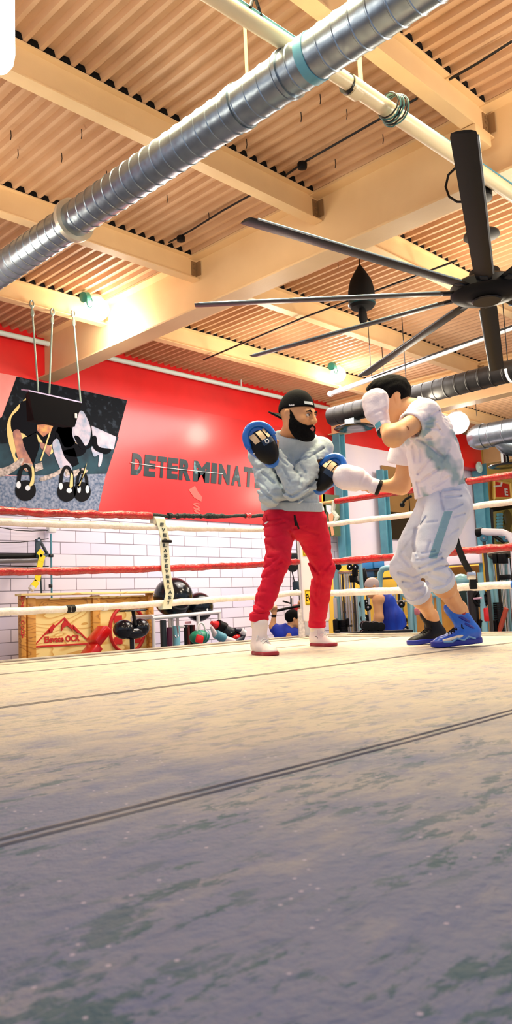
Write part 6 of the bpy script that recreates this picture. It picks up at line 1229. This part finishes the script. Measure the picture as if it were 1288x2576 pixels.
glove(J(944, 1224, 4.97), J(850, 1188, 5.0)-J(944, 1224, 4.97), UP+RT*-.3, 1.05, patch=False)

# ================================================================== background people
M_polo = mat('blue_polo_cloth', (14, 52, 190), .7, rgb2=(10, 40, 160), scale=8); M_tank = mat('bright_blue_tank', (8, 70, 205), .6, rgb2=(6, 46, 170), scale=5, stretch=(2, 2, .4)); M_shorts = mat('black_shorts', (20, 24, 20), .8)
D1 = 10.5
K = lambda x, y, d=0.: atd(x, y, D1+d)
pm = thing('person', 'man in blue polo shirt reaching for the cable bar, seen between the red trouser legs', 'person', (K(725, 1600)[0], K(725, 1600)[1], FLOOR))
h1 = Head(K(738, 1558), RT*.93+FW*.3, UP, 1.0)
seat = K(722, 1680); seat[2] = FLOOR+.5
kL, kR = seat+nrm(RT*.9-FW*.3)*.42+np.array([0, 0, .02]), seat+nrm(RT*.9+FW*.3)*.42+np.array([0, 0, .02])
fL, fR = kL+np.array([0, 0, -.42]), kR+np.array([0, 0, -.42])
b1 = [(K(726, 1640), K(724, 1598), .12, .13), (K(702, 1589), K(748, 1586, .12), .055, .055), (K(727, 1590), K(733, 1572), .055, .05), (seat, K(726, 1640), .13, .12), (seat, kL, .09, .06), (seat, kR, .09, .06), (kL, fL, .055, .04), (kR, fR, .055, .04), (fL, fL+RT*.16, .04, .035), (fR, fR+RT*.16, .04, .035),
      (K(700, 1588), K(686, 1577), .05, .042), (K(686, 1577), K(690, 1545), .042, .028), (K(748, 1586, .12), K(757, 1560, .25), .05, .04), (K(757, 1560, .25), K(756, 1532, .2), .04, .03)]
hd1 = fingers(None, K(690, 1545), UP, RT, -1, .95, 1.5)+fingers(None, K(756, 1532, .2), UP, RT, -1, .95, 1.5); hd1 = [c if c[4] is not None else c[:4] for c in hd1]
f1 = lambda P: smin(smin(caps(P, b1, .04), caps(P, hd1, .012), .02), h1.skin(P), .03)
mb = surface(f1, *bnd([seat, kL, kR, fL, fR, fR+RT*.2, K(686, 1577), K(690, 1520), K(756, 1505, .2), h1.wd(0, 0, .14), h1.wd(0, .14, 0)], .16), .008); paint(mb, [(1, h1.lips)]); mb.build('body', [M_skinB, M_lip], pm, smooth=180); h1.eyes(pm)
surface(lambda P: smax(smin(s_cap(P, K(726, 1650), K(724, 1598), .165, .16, FW, .8), smin(s_cap(P, K(703, 1590), K(692, 1581), .085, .07), s_cap(P, K(745, 1588, .1), K(755, 1570, .2), .085, .07), 0), .05), -s_cap(P, K(728, 1588), K(735, 1565), .062, .07), .01)-folds(P, .006, 9, 3), *bnd([K(726, 1660), K(724, 1590), K(692, 1580), K(755, 1570, .2)], .2), .009).build('polo_shirt', M_polo, pm, smooth=180)
surface(lambda P: caps(P, [(seat, K(726, 1650), .165, .155), (seat, kL, .115, .085), (seat, kR, .115, .085)], .05), *bnd([seat, kL, kR], .2), .011).build('shorts', M_shorts, pm, smooth=180)
def hair1(P): q = h1.loc(P); d = s_ell(q, (0, -.016, .04), (.083, .103, .094)); return smax(d, -(q[:, 2]+.03-1.0*np.maximum(q[:, 1]+.0, 0)), .008)
surface(hair1, *bnd([h1.c], .17), .007).build('hair', M_hair, pm, smooth=180)
MB().lathe([(.034, -.015), (.034, .015)], K(689, 1549), UP, 14).build('wrist_watch', M_black, pm)
bq = thing('weight_bench', 'low black bench under the man in the blue polo shirt', 'bench', (seat[0], seat[1], FLOOR)); MB().box(seat+np.array([0, 0, -.2]), (.8, .36, .1), np.column_stack([nrm(RT*np.array([1, 1, 0])), nrm(FW*np.array([1, 1, 0])), (0, 0, 1)]), bev=.03).build('bench_pad', M_black, bq)
for e in (-.3, .3): p = seat+RT*e; MB().tube([(p[0], p[1], FLOOR), (p[0], p[1], seat[2]-.24)], .03, 8).build('bench_leg', M_dark, bq)
tag(MB().lathe([(.0, .14), (.05, .135), (.09, .09), (.1, .03), (.1, 0)], K(748, 1546, .45)+np.array([0, 0, .0]), UP, 18).build('red_ball_cap', mat('red_cap_cloth', (214, 24, 36), .6)), 'small red cap just beyond the face of the man in the blue polo', 'cap')
# man in blue tank top, bent over a dumbbell rack
D2 = 10.3; Q = lambda x, y, d=0.: atd(x, y, D2+d)
pt = thing('person', 'man in bright blue tank top bending over dumbbells beyond the ring', 'person', (Q(985, 1600)[0], Q(985, 1600)[1], FLOOR))
h2 = Head(Q(936, 1478), -RT*.9-UP*.4-FW*.1, UP*.8-RT*.5, .95)
hip = Q(992, 1600); hip[2] = FLOOR+.86
k3, k4 = hip+RT*-.1-FW*.12+np.array([0, 0, -.4]), hip+RT*-.08+FW*.12+np.array([0, 0, -.4]); f3, f4 = k3+RT*.08, k4+RT*.08; f3[2] = f4[2] = FLOOR+.05
b2 = [(hip, Q(985, 1560), .12, .125), (Q(985, 1560), Q(966, 1512), .125, .12), (Q(966, 1512), Q(946, 1494), .10, .055), (Q(952, 1508, -.16), Q(968, 1506, .2), .065, .06), (Q(950, 1512, -.16), Q(954, 1554, -.22), .066, .05), (Q(954, 1554, -.22), Q(950, 1588, -.24), .05, .032), (Q(962, 1512, .2), Q(950, 1550, .26), .06, .046), (Q(950, 1550, .26), Q(940, 1580, .2), .046, .03),
      (hip-FW*.1, k3, .1, .065), (hip+FW*.1, k4, .1, .065), (k3, f3, .062, .04), (k4, f4, .062, .04), (f3, f3-RT*.18, .04, .035), (f4, f4-RT*.18, .04, .035), (Q(946, 1494), h2.c, .055, .055)]
hd2 = fingers(None, Q(950, 1588, -.24), -UP, RT, 1, .95, 1.4)+fingers(None, Q(940, 1580, .2), -UP, RT, 1, .95, 1.4); hd2 = [c if c[4] is not None else c[:4] for c in hd2]
f2 = lambda P: smin(smin(caps(P, b2, .04), caps(P, hd2, .012), .02), h2.skin(P), .03)
mb = surface(f2, *bnd([hip, k3, k4, f3-RT*.2, f4-RT*.2, h2.wd(0, 0, .14), h2.wd(0, .14, 0), Q(950, 1610, -.24), Q(940, 1600, .2)], .16), .008); paint(mb, [(1, h2.lips)]); mb.build('body', [M_skinB, M_lip], pt, smooth=180); h2.eyes(pt)
def tank(P):
    d = caps(P, [(Q(992, 1588), Q(984, 1555), .175, .16), (Q(984, 1555), Q(966, 1514), .16, .13), (Q(966, 1514), Q(955, 1502), .11, .08)], .06)-folds(P, .008, 7, 4, (2, 2, .5))
    for q in ((951, 1512, -.2), (958, 1512, .24)): d = smax(d, -s_cap(P, Q(*q)+UP*.06, Q(*q)-UP*.10, .072, .07), .012)
    return smax(d, -half(P, Q(992, 1592), UP+RT*-.75), .01)
surface(tank, *bnd([Q(1000, 1600), Q(955, 1500)], .24), .009).build('tank_top', M_tank, pt, smooth=180)
surface(lambda P: caps(P, [(hip+UP*.06, hip, .15, .15), (hip-FW*.1, hip*.3+k3*.7-FW*.03, .125, .11), (hip+FW*.1, hip*.3+k4*.7+FW*.03, .125, .11)], .05), *bnd([hip, k3, k4], .22), .011).build('shorts', M_shorts, pt, smooth=180)
def hair2(P): q = h2.loc(P); d = s_ell(q, (0, -.016, .04), (.083, .103, .094)); return smax(d, -(q[:, 2]+.03-1.0*np.maximum(q[:, 1]+.0, 0)), .008)
surface(hair2, *bnd([h2.c], .17), .007).build('hair', mat('grey_hair', (196, 180, 180), .6), pt, smooth=180)
GD = 'dumbbells on the far rack'
dr = thing('dumbbell_rack', 'black dumbbell rack in front of the man in the blue tank top', 'rack', (Q(940, 1600)[0], Q(940, 1600)[1], FLOOR))
for y in (1578, 1600): MB().box(Q(938, y, -.75)+np.array([0, 0, -.06]), (.9, .3, .03), np.column_stack([nrm(RT*np.array([1, 1, 0])), nrm(FW*np.array([1, 1, 0])), (0, 0, 1)])).build('rack_shelf', M_dark, dr, smooth=0)
for e in (-.42, .42): p = Q(938, 1590, -.75)+RT*e; MB().tube([(p[0], p[1], FLOOR), (p[0], p[1], p[2]+.02)], .03, 8).build('rack_leg', M_dark, dr)
for i, (x, y) in enumerate(((918, 1573), (930, 1575), (942, 1574), (955, 1576), (916, 1594), (928, 1596), (940, 1594), (952, 1596), (964, 1597))):
    p = Q(x, y, -.76); d = nrm(FW*np.array([1, 1, 0])); db = thing('dumbbell', 'black round-headed dumbbell resting on the rack by the tank top man', 'dumbbell', p, GD)
    for e in (-.085, .085): MB().lathe([(.02, -.035), (.05, -.032), (.055, 0), (.05, .032), (.02, .035)], p+d*e, d, 16).build('dumbbell_head', M_iron, db)
    MB().tube([p-d*.085, p+d*.085], .015, 8).build('dumbbell_grip', M_chrome, db)
